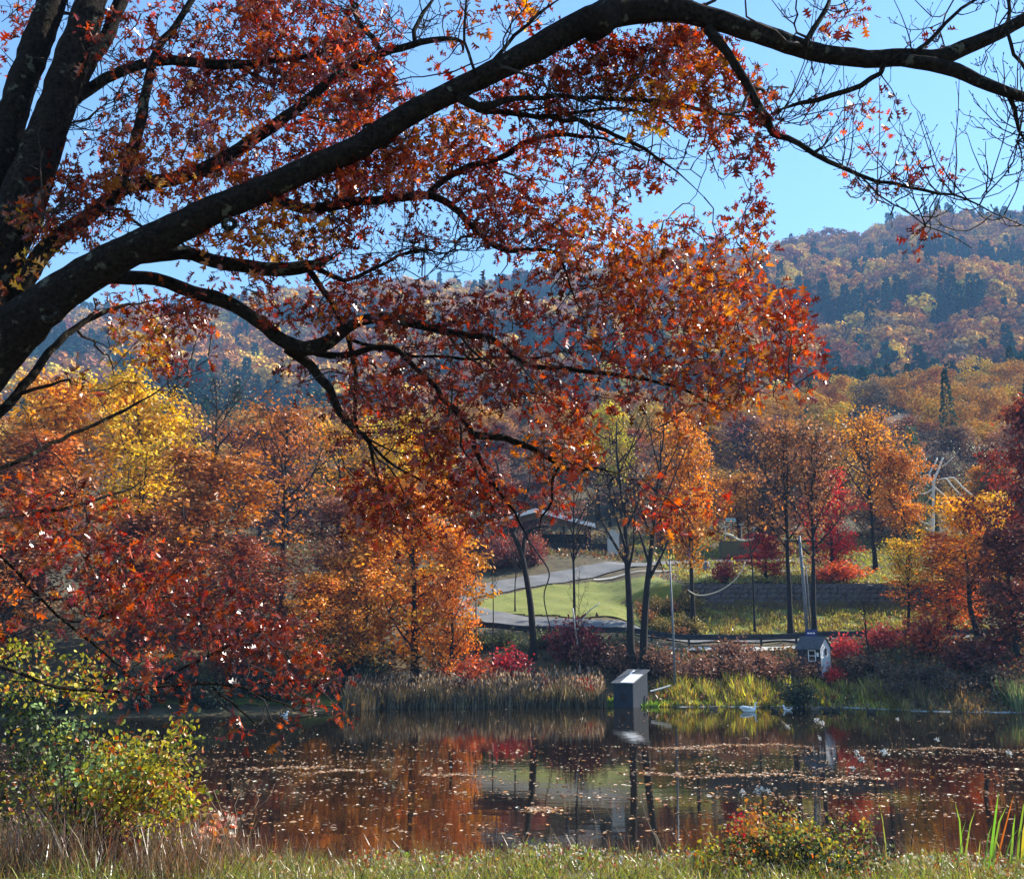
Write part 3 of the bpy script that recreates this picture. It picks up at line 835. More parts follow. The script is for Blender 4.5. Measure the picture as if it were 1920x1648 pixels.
# plank ramp on the green bank beside it
pr = P(1224, 1290, 74.6)
MB().add(*tube(np.array([P(1219, 1296, 74.6), P(1238, 1291, 74.9), P(1257, 1285, 75.2)]), np.array((.07, .08, .07)), 6)).obj('shore_log', M['pale_wood'])
tag(bpy.data.objects['shore_log'], 'pale thin log lying on the grass beside the duck house', 'log')

# garden shed
sx, sy = P(1527, 1240, 79.5)[:2]
shz = G(sx, sy) - .2
shed = empty('shed', (sx, sy, shz), math.radians(-48))
tag(shed, 'small slate grey shed with white gable end and white framed window by the reeds', 'shed')
eave = P(1527, 1214, 79.5)[2] - shz; ridge = P(1527, 1195, 79.5)[2] - shz
W, Dp = .98, .75
bx(-W, W, -Dp, -Dp + .06, 0, eave).obj('front_wall', M['slate'], shed)
bx(-W, W, Dp - .06, Dp, 0, eave).obj('back_wall', M['slate'], shed)
for s in (-1, 1):
    x0, x1 = (s * W - .06, s * W) if s > 0 else (s * W, s * W + .06)
    pr_ = [(-Dp + .062, 0), (Dp - .062, 0), (Dp - .062, eave), (0, ridge), (-Dp + .062, eave)]
    V = [(x0, a, b) for a, b in pr_] + [(x1, a, b) for a, b in pr_]
    MB().add(V, [[(0, 4, 3, 2, 1), (5, 6, 7, 8, 9)], [(0, 1, 6, 5), (1, 2, 7, 6), (2, 3, 8, 7), (3, 4, 9, 8), (4, 0, 5, 9)]]).obj('gable_wall', M['white'], shed)
for s in (-1, 1):
    f = lambda y: ridge + .03 + (eave - ridge) * abs(y) / Dp
    ye = s * (Dp + .18)
    V = [(-W - .12, 0, f(0)), (W + .12, 0, f(0)), (W + .12, ye, f(ye)), (-W - .12, ye, f(ye))]
    V += [(x, y, z + .06) for x, y, z in V]
    MB().add(V, [[(0, 1, 2, 3), (7, 6, 5, 4), (0, 4, 5, 1), (1, 5, 6, 2), (2, 6, 7, 3), (3, 7, 4, 0)]]).obj('roof', M['slate_roof'], shed)
wz = eave - .95
wf = MB()
wf.box(-.02, .62, -Dp - .05, -Dp - .003, wz - .06, wz); wf.box(-.02, .62, -Dp - .05, -Dp - .003, wz + .72, wz + .78)
wf.box(-.02, .04, -Dp - .05, -Dp - .003, wz, wz + .72); wf.box(.56, .62, -Dp - .05, -Dp - .003, wz, wz + .72)
wf.box(.04, .56, -Dp - .045, -Dp - .004, wz + .34, wz + .385)
win = wf.obj('window', M['white'], shed)
for k in range(2): bx(.042, .558, -Dp - .02, -Dp - .005, wz + (.002, .387)[k], wz + (.338, .718)[k]).obj('pane', M['glass'], win)
bx(.70, .86, -Dp - .03, -Dp - .003, wz + .3, wz + .6).obj('notice', M['white'], shed)
bx(W + .003, W + .03, -.3, .3, .1, 1.5).obj('door', M['white'], shed)
bx(W + .033, W + .045, -.14, .14, eave - .55, eave - .05).obj('door_sign', M['slate'], shed)

# blue roadside sign
sg = P(1521, 1194, 82); gz = G(sg[0], sg[1])
sign = empty('road_sign', (sg[0], sg[1], gz - .1), 0)
tag(sign, 'small dark blue sign with white lettering on a post above the shed', 'sign')
MB().tube(np.array([(0, .06, 0), (0, .06, sg[2] - gz + .9)]), np.array((.04, .04)), 8).obj('post', M['pole'], sign)
zb = sg[2] - gz - .15
bx(-.46, .46, -.02, .015, zb, zb + .85).obj('board', M['blue'], sign)
for k, (a, b, z) in enumerate(((-.3, -.12, .5), (-.08, .1, .5), (.14, .3, .5), (-.25, .25, .2))):
    bx(a, b, -.03, -.022, zb + z, zb + z + .1).obj('lettering', M['white'], sign)

# guard rail along the road edge
gr_path = [(-3.2, 88.6), (0, 87.6), (4, 87.1), (8, 87.0), (14, 87.0), (22, 87.0), (30, 87.1), (40, 87.2), (52, 87.4)]
c, _ = spline(np.array([(x, y, 0) for x, y in gr_path], float), np.ones(len(gr_path)), 1.0)
c[:, 2] = ground(c[:, 0], c[:, 1])
gre = empty('guard_rail', c[0]); tag(gre, 'long dark steel guard rail on posts along the lower road', 'guard rail')
rel = c - c[0]
n = len(rel)
V = []
for dz, dy in ((.45, 0), (.57, -.06), (.68, 0), (.79, -.06), (.92, 0)):
    V.append(rel + np.array((0, dy - .06, dz)))
for dz, dy in ((.92, .012), (.45, .012)): V.append(rel + np.array((0, dy - .06, dz)))
V = np.stack(V, 1); k = V.shape[1]
i, j = np.meshgrid(np.arange(n - 1), np.arange(k), indexing='ij')
q = np.stack((i * k + j, (i + 1) * k + j, (i + 1) * k + (j + 1) % k, i * k + (j + 1) % k), -1).reshape(-1, 4)
obj('beam', mesh('beam', V.reshape(-1, 3), [q], M['metal_dark']), gre)
pm_ = bx(-.08, .08, -.04, .12, -.3, .94).mesh('post', M['metal_dark'])
for t in range(0, n, 3): obj('post', pm_, gre, rel[t])

# stone retaining wall
wx0, wx1 = 17.6, 44.0
sw = empty('stone_wall', (wx0, 100.9, 7.2)); tag(sw, 'dark dry stone retaining wall on the slope behind the bare trunks', 'wall')
bx(0, wx1 - wx0, .05, .8, 0, 2.75).obj('core', M['stone'], sw)
stone_meshes = []
for s in range(6):
    q = np.array([(x, y, z) for x in (-.5, .5) for y in (-.5, .5) for z in (-.5, .5)]) + rng.normal(0, .07, (8, 3))
    stone_meshes.append(mesh('stone', q, [[(0, 1, 3, 2), (4, 6, 7, 5), (0, 4, 5, 1), (2, 3, 7, 6), (0, 2, 6, 4), (1, 5, 7, 3)]], M['stone']))
z = 0.0
cnt = 0
while z < 2.6:
    hgt = rng.uniform(.34, .5); x = rng.uniform(-.3, 0)
    while x < wx1 - wx0:
        ln = rng.uniform(.45, 1.05)
        o = obj('stone', stone_meshes[cnt % 6], sw, (x + ln / 2, .0 + rng.uniform(-.06, .05), z + hgt / 2))
        o.scale = (ln * .95, rng.uniform(.35, .5), hgt * .93); cnt += 1
        x += ln
    z += hgt

# utility pole with cross arm, slim pole by the shore, sagging cable
up = P(1514, 1190, 89); uz = G(up[0], up[1])
upo = empty('utility_pole', (up[0], up[1], uz - .2)); tag(upo, 'tall grey utility pole with a cross arm behind the shed', 'utility pole')
ht = P(1508, 1000, 89)[2] - uz
MB().tube(np.array([(0, 0, 0), (-.08, 0, ht / 2), (-.25, 0, ht)]), np.array((.17, .15, .12)), 10).obj('pole', M['pole'], upo, True)
MB().tube(np.array([(.32, .1, 0), (.26, .1, ht * .55), (.2, .1, ht * .72)]), np.array((.07, .06, .05)), 6).obj('conduit', M['pole'], upo, True)
bx(-1.6, 1.2, -.06, .06, ht - .55, ht - .4).obj('cross_arm', M['brown_wood'], upo)
im = MB().tube(np.array([(0, 0, 0), (0, 0, .12), (0, 0, .2)]), np.array((.05, .07, .03)), 8).mesh('insulator', M['pole'])
for dx in (-1.45, -.9, .5, 1.05): obj('insulator', im, upo, (dx, 0, ht - .4))
sp = P(1265, 1256, 76.5)
spo = empty('slim_pole', (sp[0], 76.5, G(sp[0], 76.5) - .2)); tag(spo, 'slim grey metal pole rising from the reeds behind the duck house', 'pole')
hh = P(1260, 1045, 76.5)[2] - G(sp[0], 76.5)
MB().tube(np.array([(0, 0, 0), (-.03, 0, hh * .5), (-.12, 0, hh)]), np.array((.1, .085, .06)), 8).obj('shaft', M['pole'], spo, True)
MB().tube(np.array([(-.12, 0, hh - .02), (-.12, 0, hh + .12)]), np.array((.075, .02)), 8).obj('cap', M['pole'], spo, True)
cab = [P(a, b, 94.5) for a, b in ((1397, 1053), (1392, 1068), (1380, 1085), (1362, 1100), (1340, 1111), (1318, 1116), (1302, 1114), (1290, 1106))]
q, r = spline(np.array(cab), np.full(len(cab), .05), .3)
tag(obj('hanging_cable', MB().tube(q, r, 6).mesh('hanging_cable', M['cord'], True)), 'pale sagging cable hanging between two dark trunks before the stone wall', 'cable')

# pavilion above the road bend
pv0 = P(1005, 1062, 136); pz = G(pv0[0], 136)
pv = empty('pavilion', (pv0[0], 136, pz)); tag(pv, 'open sided pavilion with pale gable edge and dark posts above the road', 'pavilion')
rz_, ez_ = P(1005, 957, 136)[2] - pz, P(1110, 984, 136)[2] - pz
hw = 105 / FPX * 136
for s in (-1, 1):
    V = [(0, -.5, rz_), (s * (hw + .4), -.5, ez_ - .1), (s * (hw + .4), 9.5, ez_ - .1), (0, 9.5, rz_)]
    V += [(x, y, z + .14) for x, y, z in V]
    MB().add(V, [[(0, 1, 2, 3), (7, 6, 5, 4), (0, 4, 5, 1), (1, 5, 6, 2), (2, 6, 7, 3), (3, 7, 4, 0)]]).obj('roof', M['panel'], pv)
    V = [(0, -.62, rz_ - .3), (s * (hw + .45), -.62, ez_ - .42), (s * (hw + .45), -.62, ez_ + .12), (0, -.62, rz_ + .24)]
    V += [(x, y + .1, z) for x, y, z in V]
    MB().add(V, [[(0, 1, 2, 3), (7, 6, 5, 4), (0, 4, 5, 1), (1, 5, 6, 2), (2, 6, 7, 3), (3, 7, 4, 0)]]).obj('barge_board', M['panel'], pv)
pmh = bx(-.16, .16, -.16, .16, 0, ez_ - .1).mesh('post', M['brown_wood'])
for x in (-hw + .3, -hw / 2, 0, hw / 2, hw - .3):
    for y in (.2, 8.6): obj('post', pmh, pv, (x, y, 0))
bx(-hw, hw + 2.5, -.6, 9, -2, 1.3).obj('deck', M['brown_wood'], pv)
bx(-hw, hw, 8.7, 8.8, 1.0, ez_ - .4).obj('rear_wall', M['brown_wood'], pv)
for k in range(12): bx(-hw + k * 1.25, -hw + k * 1.25 + .1, -.5, -.42, 1.0, 1.95).obj('baluster', M['brown_wood'], pv)
bx(-hw, hw + .1, -.52, -.4, 1.96, 2.06).obj('handrail', M['brown_wood'], pv)
cp = P(1150, 1030, 130); cz = G(cp[0], 130)
pier = empty('concrete_pier', (cp[0], 130, cz - .2)); tag(pier, 'pale concrete gate pier beside the pavilion deck', 'pier')
hp = P(1150, 997, 130)[2] - cz + .2
bx(-.72, .72, -.5, .5, 0, hp).obj('shaft', M['concrete'], pier)
bx(-.8, .8, -.58, .58, hp, hp + .16).obj('cap', M['concrete'], pier)

# white play frame posts and teal sign up the slope
pf = P(1390, 1012, 128); fz = G(pf[0], 128)
pfo = empty('play_frame', (pf[0], 128, fz)); tag(pfo, 'white posts with drooping pale chute on the terrace above the cable', 'play frame')
for a, b, c_ in ((1360, 1012, 988), (1390, 1010, 984), (1413, 1010, 990)):
    p0 = P(a, b, 128); p1 = P(a, c_, 128)
    MB().tube(np.array([p0 - (pf[0], 128, fz), p1 - (pf[0], 128, fz)]), np.array((.07, .07)), 8).obj('post', M['concrete'], pfo)
    bx(p1[0] - pf[0] - .3, p1[0] - pf[0] + .3, -.12, .12, p1[2] - fz, p1[2] - fz + .12).obj('post_cap', M['concrete'], pfo)
ch = [P(a, b, 127.6) - (pf[0], 128, fz) for a, b in ((1360, 1001), (1372, 1004), (1384, 1012), (1400, 1013), (1415, 1011))]
q, r = spline(np.array(ch), np.full(5, .16), .3)
MB().tube(q, r, 6).obj('chute', M['cord'], pfo, True)
bx(-2.6, 2.4, -.5, 1.2, P(1390, 1022, 128)[2] - fz - 1.6, P(1390, 1015, 128)[2] - fz).obj('terrace', M['soil'], pfo)
tp_ = P(1370, 975, 131); tz = G(tp_[0], 131)
ts = empty('teal_sign', (tp_[0], 131, tz)); tag(ts, 'small pale teal sign board up the slope behind the white posts', 'sign')
MB().tube(np.array([(0, .05, 0), (0, .05, tp_[2] - tz)]), np.array((.05, .05)), 6).obj('post', M['pole'], ts)
bx(-.62, .62, -.02, .02, tp_[2] - tz - .2, tp_[2] - tz + .25).obj('board', M['teal'], ts)
for k in range(3): bx(-.45 + k * .32, -.22 + k * .32, -.03, -.022, tp_[2] - tz - .04, tp_[2] - tz + .08).obj('lettering', M['slate'], ts)
# bin on the lawn 
bn = P(1325, 1082, 112); 
tag(obj('litter_bin', MB().tube(np.array([(0, 0, 0), (0, 0, .15), (0, 0, 1.0), (0, 0, 1.15)]), np.array((.3, .33, .36, .3)), 12).mesh('litter_bin', M['pole'], True), None,
        (bn[0], 112, G(bn[0], 112))), 'small grey bin standing on the lawn above the stone wall', 'bin')

# ------------------------------------------------------------------ shrubs, reeds and ground cover of the far bank
def gen_shrub(seed, n=900, leaf=.17, R=1.0, H=1.5, mat='tree_leaf'):
    global rng
    keep = rng; rng = np.random.default_rng(seed)
    tb = MB(); tips = []
    for i in range(26):
        a = rng.uniform(0, 6.28); r = R * rng.uniform(.2, 1); h = H * (1 - .45 * (r / R) ** 2) * rng.uniform(.6, 1)
        e = np.array((math.cos(a) * r, math.sin(a) * r, h)); m = e * (.45, .45, .6) + rng.normal(0, .06, 3)
        tb.tube(np.array((e * (.08, .08, 0), m, e)), np.array((.022, .015, .006)), 4); tips += [e, m * .5 + e * .5, m]
    tips = np.array(tips); w = rng.integers(len(tips), size=n)
    off = rng.normal(0, .16 * R, (n, 3)); C = tips[w] + off; C[:, 2] = np.maximum(C[:, 2], .05)
    tone = np.exp(rng.normal(0, .2, len(tips)))[w][:, None] * np.exp(rng.normal(0, .3, (n, 1)))
    L = leaf * rng.uniform(.6, 1.3, n)
    V, F = leafset(C, unit(off) + rng.normal(0, .6, (n, 3)), rnd_dirs(n, .7), L, L * .85, *RHOMB)
    r = (tb.mesh('stems', M['tree_bark']), mesh('leaves', V, F, M[mat], np.repeat(np.clip(tone * np.ones(3), .2, 2.3), 4, 0)))
    rng = keep
    return r
SHR = [gen_shrub(s) for s in (31, 32, 33)] + [gen_shrub(34, n=1500), gen_shrub(35, n=260)]
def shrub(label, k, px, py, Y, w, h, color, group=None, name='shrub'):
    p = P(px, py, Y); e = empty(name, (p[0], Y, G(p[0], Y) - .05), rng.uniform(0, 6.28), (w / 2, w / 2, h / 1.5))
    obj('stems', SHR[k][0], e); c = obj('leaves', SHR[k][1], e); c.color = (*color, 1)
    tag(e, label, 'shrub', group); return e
shrub('rusty red low shrub behind the brown cattails', 3, 870, 1250, 77.5, 4.6, 2.2, (.42, .10, .04))
shrub('pinkish crimson shrub under the thin bare trunks', 0, 955, 1235, 78.5, 4.0, 2.4, (.40, .05, .05))
shrub('dark purple shrub at the guard rail beside the dead stem', 3, 1085, 1215, 81, 4.4, 3.6, (.14, .03, .035))
shrub('small scarlet shrub among the cattail tips', 1, 1032, 1266, 75.6, 1.6, 1.6, (.55, .05, .03))
shrub('little red shrub by the duck house reeds', 2, 1096, 1262, 75.8, 1.8, 1.7, (.45, .06, .04))
shrub('bright pink red shrub beside the white shed gable', 3, 1590, 1235, 79.5, 2.6, 2.1, (.55, .09, .08))
shrub('coral red shrub below the gravel shoulder beyond the shed', 3, 1652, 1230, 81, 3.0, 2.0, (.5, .10, .07))
shrub('low red shrub in front of the shed door', 1, 1565, 1252, 77.2, 1.8, 1.5, (.50, .05, .04))
shrub('rust red bush under the yellow young tree', 0, 1745, 1235, 79, 5, 3.2, (.34, .07, .03))
shrub('deep maroon bush on the dark bank', 1, 1830, 1250, 75, 5, 3.0, (.13, .03, .02))
shrub('small crimson bush beside the sagging cable', 2, 1358, 1075, 103, 3, 2.6, (.36, .04, .04))
shrub('coral orange bush along the top of the stone wall', 3, 1570, 1085, 103.5, 5.5, 2.2, (.62, .15, .06))
shrub('dark green tuft at the waterline among the yellow reeds', 3, 1492, 1310, 73.9, 2.4, 2.0, (.05, .055, .025))
for i in range(18):
    px = 1100 + i * 24 + rng.uniform(-8, 8)
    shrub(('%s brown thicket shrub %s' % (('dense', 'thin', 'leafy')[i % 3], 'behind the duck house' if px < 1200 else 'by the slim grey pole' if px < 1300 else 'across the water behind the swan' if px < 1420 else 'beside the shed')), (0, 4, 1)[i % 3], px, 1235, rng.uniform(77.5, 82), rng.uniform(2.6, 4), rng.uniform(1.6, 2.6),
          (.17 + .05 * rng.random(), .095, .06), 'brown shrubs between reeds and guard rail')
for i in range(12):
    px = 1600 + i * 30 + rng.uniform(-8, 8)
    Y = float(far_shore((px - 960) / FPX * 71)) + rng.uniform(2.5, 6)
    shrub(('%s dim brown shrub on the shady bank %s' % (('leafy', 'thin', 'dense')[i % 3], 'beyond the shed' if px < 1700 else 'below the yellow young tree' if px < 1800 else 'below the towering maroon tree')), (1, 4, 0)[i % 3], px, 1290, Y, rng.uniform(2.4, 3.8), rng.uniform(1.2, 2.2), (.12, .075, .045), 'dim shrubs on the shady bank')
for i in range(16):
    px = -20 + i * 46 + rng.uniform(-10, 10)
    Y = float(far_shore((px - 960) / FPX * 68)) + rng.uniform(1.5, 4)
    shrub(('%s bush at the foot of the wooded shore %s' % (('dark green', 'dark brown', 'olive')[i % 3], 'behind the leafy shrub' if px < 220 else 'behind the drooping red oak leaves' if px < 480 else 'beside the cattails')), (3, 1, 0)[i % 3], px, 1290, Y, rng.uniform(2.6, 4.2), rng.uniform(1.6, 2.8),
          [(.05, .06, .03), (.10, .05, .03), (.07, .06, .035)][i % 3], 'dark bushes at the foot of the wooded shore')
for i in range(14):
    px = 890 + (i % 7) * 19 + rng.uniform(-8, 8); Y = 117.5 + (i // 7) * 5 + max(0, px - 960) * .045 + rng.uniform(-1, 1)
    shrub(('%s %s brush on the slope %s' % (('wine red', 'rusty', 'dark brown')[i % 3], 'low' if i < 7 else 'upper', 'above the road bend' if px < 1000 else 'below the pavilion')), (0, 1, 3)[i % 3], px, 1050, Y, rng.uniform(2.6, 4.2), rng.uniform(1.6, 3.2),
          [(.20, .05, .04), (.26, .09, .05), (.14, .06, .04)][i % 3], 'wine red brush below the pavilion')
for i in range(12):
    px = 1205 + (i % 6) * 19 + rng.uniform(-6, 6); Y = 94.5 + (i // 6) * 4.5 + rng.uniform(-1, 1)
    shrub(('%s %s brush on the slope between twin grey tree and amber tree' % (('thin', 'dense', 'leafy')[i % 3], 'lower' if i < 6 else 'upper')), (4, 0, 1)[i % 3], px, 1150, Y, rng.uniform(2.2, 3.2), rng.uniform(1.2, 2.2),
          [(.30, .13, .06), (.22, .15, .05), (.26, .20, .06)][i % 3], 'russet brush beside the grass island')
for i in range(9):
    px = 905 + i * 38 + rng.uniform(-8, 8)
    shrub(('olive green brush below the guard rail %s' % ('under the slim bare trunks' if px < 980 else 'under the leaning forked tree' if px < 1060 else 'behind the purple shrub' if px < 1140 else 'behind the duck house')), (1, 2, 0)[i % 3], px, 1215, rng.uniform(82.5, 84.8), rng.uniform(2.2, 3.2), rng.uniform(1.0, 1.7),
          (.12, .13, .05), 'olive brush below the guard rail')

# reeds
def blades(n, xs, ys, h, w, lean, cols, tmpl=BLADE, zfun=ground, zoff=-.05):
    z = zfun(xs, ys) + zoff
    C = np.stack((xs, ys, z), -1)
    D = unit(np.stack((rng.normal(0, lean, n), rng.normal(0, lean, n), np.ones(n)), -1))
    N = unit(np.stack((rng.normal(0, 1, n), rng.normal(0, 1, n), rng.normal(0, .2, n)), -1))
    V, F = leafset(C, D, N, h, w, *tmpl)
    return V, F, np.repeat(cols, len(tmpl[0]), 0)
def pick(pal_, n, jit=.2):
    pal_ = np.array(pal_); c = pal_[rng.integers(len(pal_), size=n)]
    return np.clip(c * np.exp(rng.normal(0, jit, (n, 1))), 0, .9)
n = 15000
xs = rng.uniform(-11.2, 6.7, n); ys = far_shore(xs) + rng.uniform(-.7, 3.4, n)
mb = MB(); V, F, c = blades(n, xs, ys, rng.uniform(.7, 1.75, n) * np.clip(.95 + .18 * np.sin(xs * 2.1 + 1.4 * np.sin(xs * .7)), .7, 1.2), rng.uniform(.035, .08, n), .15, pick([(.19, .13, .055), (.13, .085, .035), (.10, .09, .03), (.26, .19, .09), (.07, .05, .025)], n, .3), BLADE_S)
mb.add(V, F, c)
n = 1500
xs = rng.uniform(-11.2, 6.6, n); ys = far_shore(xs) + rng.uniform(-.3, 3.2, n); zt = ground(xs, ys) + rng.uniform(1.0, 1.75, n)
V, F = leafset(np.stack((xs, ys, zt), -1), rnd_dirs(n, 4), rnd_dirs(n), np.full(n, .32), np.full(n, .16), *OVAL)
mb.add(V, F, np.repeat(pick([(.28, .19, .11), (.16, .09, .045), (.38, .28, .18)], n), 6, 0))
tag(mb.obj('cattail_reeds', M['grass']), 'brown cattail reeds in a dense band along the far waterline', 'reeds', kind='stuff')
n = 15000
xs = rng.uniform(10.6, 33.5, n); ys = far_shore(xs) + rng.uniform(-.25, 3.6, n) ** 1.0
yel = smooth(24, 28, xs)[:, None]
cA = pick([(.36, .36, .045), (.26, .31, .04), (.44, .32, .06), (.30, .19, .05), (.2, .13, .045)], n, .3); cB = pick([(.26, .14, .05), (.16, .14, .045), (.34, .20, .05), (.10, .07, .04)], n)
V, F, c = blades(n, xs, ys, rng.uniform(.45, 1.4, n) * (.5 + .5 * smooth(0, 2, ys - far_shore(xs))) * np.clip(.95 + .3 * np.sin(xs * 2.3 + 2 * np.sin(xs * .9)) + .2 * np.sin(xs * 5 + ys), .5, 1.4) * (1 - .45 * smooth(29, 32, xs)), rng.uniform(.05, .12, n), .28, (cA * (1 - yel) + cB * yel) * np.exp(.35 * np.sin(xs * 3.1 + 1.7 * np.sin(ys * 2)))[:, None], BLADE_S)
tag(MB().add(V, F, c).obj('yellow_reeds', M['grass']), 'yellow green sedge and reeds in sun along the far waterline', 'reeds', kind='stuff')
n = 3500
xs = rng.uniform(6.5, 14, n); ys = far_shore(xs) + rng.uniform(-.1, 1.6, n)
V, F, c = blades(n, xs, ys, rng.uniform(.15, .5, n), rng.uniform(.04, .08, n), .35, pick([(.20, .34, .04), (.28, .36, .05)], n), BLADE_S)
tag(MB().add(V, F, c).obj('shore_grass', M['grass']), 'bright green grass patch around the duck house', 'grass', kind='stuff')
n = 1600
xs = rng.uniform(33, 36, n); ys = far_shore(xs) + rng.uniform(-.2, 2.5, n)
V, F, c = blades(n, xs, ys, rng.uniform(.8, 2.0, n), rng.uniform(.05, .09, n), .15, pick([(.12, .20, .05), (.18, .22, .07), (.25, .2, .09)], n), BLADE_S)
tag(MB().add(V, F, c).obj('green_reeds', M['grass']), 'green reed tuft on the dark bank by the frame edge', 'reeds', kind='stuff')
# grass cover on lawns and leaf litter on the bank
n = 42000
xs = rng.uniform(-45, 70, n); ys = rng.uniform(75, 160, n)
road_d = np.abs(ys - 90.6); xs = np.concatenate((xs, rng.uniform(8, 46, 15000))); ys = np.concatenate((ys, rng.uniform(70, 85, 15000)))
road_d = np.abs(ys - 90.6); okm = (ys > far_shore(xs) + .4) & ~(((road_d < 3.4) & (xs > 2)) | inside(ISLAND, xs, ys) | ((xs > -8) & (ys > 88) & (xs < 16) & (ys < 121)) | ((ys > 111.2) & (ys < 113) & (xs < 40)) | ((ys > 116) & (ys < 130) & (xs < 40) & (np.abs(ys - np.interp(xs, (5, 11, 20, 34), (113.6, 117.2, 122, 127))) < 3.4)) | ((ys < 86.6) & (ys > 84.6) & (xs > 5)))
xs, ys = xs[okm], ys[okm]; n = len(xs)
C = np.stack((xs, ys, ground(xs, ys) + rng.uniform(.02, .45, n)), -1)
lawnish = ((ys > 94.5) & (ys < 100.5) & (xs > 17)) | ((ys > 101) & (xs > 17))
cc = np.where(lawnish[:, None], pick([(.26, .25, .05), (.32, .26, .06), (.20, .14, .05), (.34, .34, .06)], n), pick([(.15, .085, .04), (.10, .09, .04), (.22, .12, .05), (.16, .15, .05), (.28, .11, .05)], n))
L = rng.uniform(.2, .5, n) * np.where(ys > 115, 1.5, 1)
V, F = leafset(C, rnd_dirs(n, .2), rnd_dirs(n, 1), L, L * .8, *RHOMB)
tag(mesh_o := obj('undergrowth', mesh('undergrowth', V, F, M['stuff_leaf'], np.repeat(cc, 4, 0))), 'brown and olive undergrowth covering the far bank', 'undergrowth', kind='stuff')

n = 16000
xs = np.concatenate((rng.uniform(17.5, 44, n), rng.uniform(17.5, 46, n // 2), rng.uniform(-3, 16, n // 3)))
ys = np.concatenate((rng.uniform(94.8, 100.3, n), rng.uniform(102.5, 115, n // 2), rng.uniform(94, 111, n // 3)))
isl = np.arange(len(xs)) >= n + n // 2
okm = (~isl | inside(ISLAND, xs, ys)) & ((np.sin(xs * 1.9 + 2 * np.sin(ys)) + np.sin(ys * 2.3 + xs) + rng.normal(0, .7, len(xs)) > -.2) | isl)
xs, ys, isl = xs[okm], ys[okm], isl[okm]; n = len(xs)
V, F, c = blades(n, xs, ys, np.where(isl, rng.uniform(.08, .22, n), rng.uniform(.25, .75, n)), rng.uniform(.07, .16, n), .45,
                 np.where(isl[:, None], pick([(.17, .21, .035), (.24, .26, .045), (.30, .22, .06)], n, .25), pick([(.30, .30, .05), (.24, .20, .06), (.36, .30, .08), (.18, .12, .05), (.32, .20, .06)], n, .3)), BLADE_S)
tag(MB().add(V, F, c).obj('bank_grass', M['grass']), 'rough yellow green grass on the slopes around the stone wall and road bend', 'grass', kind='stuff')

# pale mud line at the far waterline
xs = np.linspace(11.5, 36, 240); fs = far_shore(xs)
wv_ = .30 + .28 * np.sin(xs * 2.7) * np.sin(xs * 1.1 + 1) + .1 * np.sin(xs * 9)
V = np.concatenate((np.stack((xs, fs - np.clip(wv_, -.1, .6), 0 * xs + .012), -1), np.stack((xs, fs + .25, 0 * xs + .09), -1)))
k = len(xs); q = np.array([(i, i + 1, k + i + 1, k + i) for i in range(k - 1)])
tag(obj('shore', mesh('shore', V, [q], M['shoulder'])), kind='structure')

# ------------------------------------------------------------------ pond life
def bird(name, label, px, py, kind, s, flip=1, Y=None):
    p = hit(px, py, 40) if Y is None else P(px, py, Y)
    dep = math.tan(math.atan((py - CY) / FPX) - PITCH)
    Yw = EYE / dep
    X = (px - CX) / FPX * Yw
    e = empty(name, (X, Yw, 0), rng.uniform(-.25, .25) + (0 if flip > 0 else math.pi), (s, s, s))
    if kind == 'swan':
        body = [(-.62, .30, .02), (-.50, .24, .08), (-.32, .16, .17), (-.05, .12, .23), (.22, .11, .21), (.38, .18, .12), (.45, .32, .06), (.44, .47, .048), (.45, .57, .05), (.52, .60, .055), (.58, .585, .04)]
        bill, mats = [(.60, .58, .03), (.66, .565, .022), (.72, .555, .008)], M['feather_white']
    else:
        body = [(-.27, .13, .012), (-.22, .10, .05), (-.10, .06, .10), (.03, .05, .115), (.13, .07, .085), (.17, .13, .05), (.18, .19, .05), (.21, .225, .055), (.25, .22, .035)]
        bill = [(.26, .215, .022), (.30, .205, .018), (.33, .20, .008)]
        mats = {'duck': M['feather_dark'], 'brown': M['feather_brown'], 'whited': M['feather_white']}[kind]
    b = np.array(body); q, r = spline(np.stack((b[:, 0], 0 * b[:, 0], b[:, 1]), -1), b[:, 2], .03)
    MB().tube(q, r, 12).obj('body', mats, e, True)
    b = np.array(bill); MB().tube(np.stack((b[:, 0], 0 * b[:, 0], b[:, 1]), -1), b[:, 2], 8).obj('bill', M['bill'], e, True)
    kk = 1 if kind != 'swan' else 2.1
    for s_ in (-1, 1):
        w = np.array([(-.27, .17, .004), (-.18, .15, .04), (-.02, .12, .05), (.1, .11, .02)]) * kk
        MB().tube(np.stack((w[:, 0], 0 * w[:, 0] + s_ * .085 * kk, w[:, 1]), -1), w[:, 2], 8).obj('wing', M['feather_brown'] if kind == 'whited' else mats, e, True)
    tag(e, label, 'swan' if kind == 'swan' else 'duck', None if kind == 'swan' else 'ducks on the pond')
    return e
bird('swan', 'white swan floating before the yellow reeds', 1390, 1334, 'swan', .95)
bird('duck', 'pale brown duck swimming between the duck house and the swan', 1326, 1330, 'brown', 1.3, -1)
bird('duck', 'dark duck on the water just beyond the swan bill', 1438, 1334, 'duck', 1.2)
bird('duck', 'white breasted duck between two dark ducks near the dark green tuft', 1460, 1331, 'whited', 1.25, -1)
bird('duck', 'brown and white duck below the dark green tuft', 1512, 1332, 'brown', 1.4, -1)
bird('duck', 'first dark duck of the close pair below the sedge', 1532, 1334, 'duck', 1.25)
bird('duck', 'second dark duck of the close pair, towards the dark bank', 1548, 1334, 'duck', 1.2)
bird('duck', 'lone dark duck near the pale mud line beyond the pair', 1612, 1336, 'duck', 1.3, -1)
bird('duck', 'white duck by the green bank under the wooded shore', 546, 1342, 'whited', 1.15)

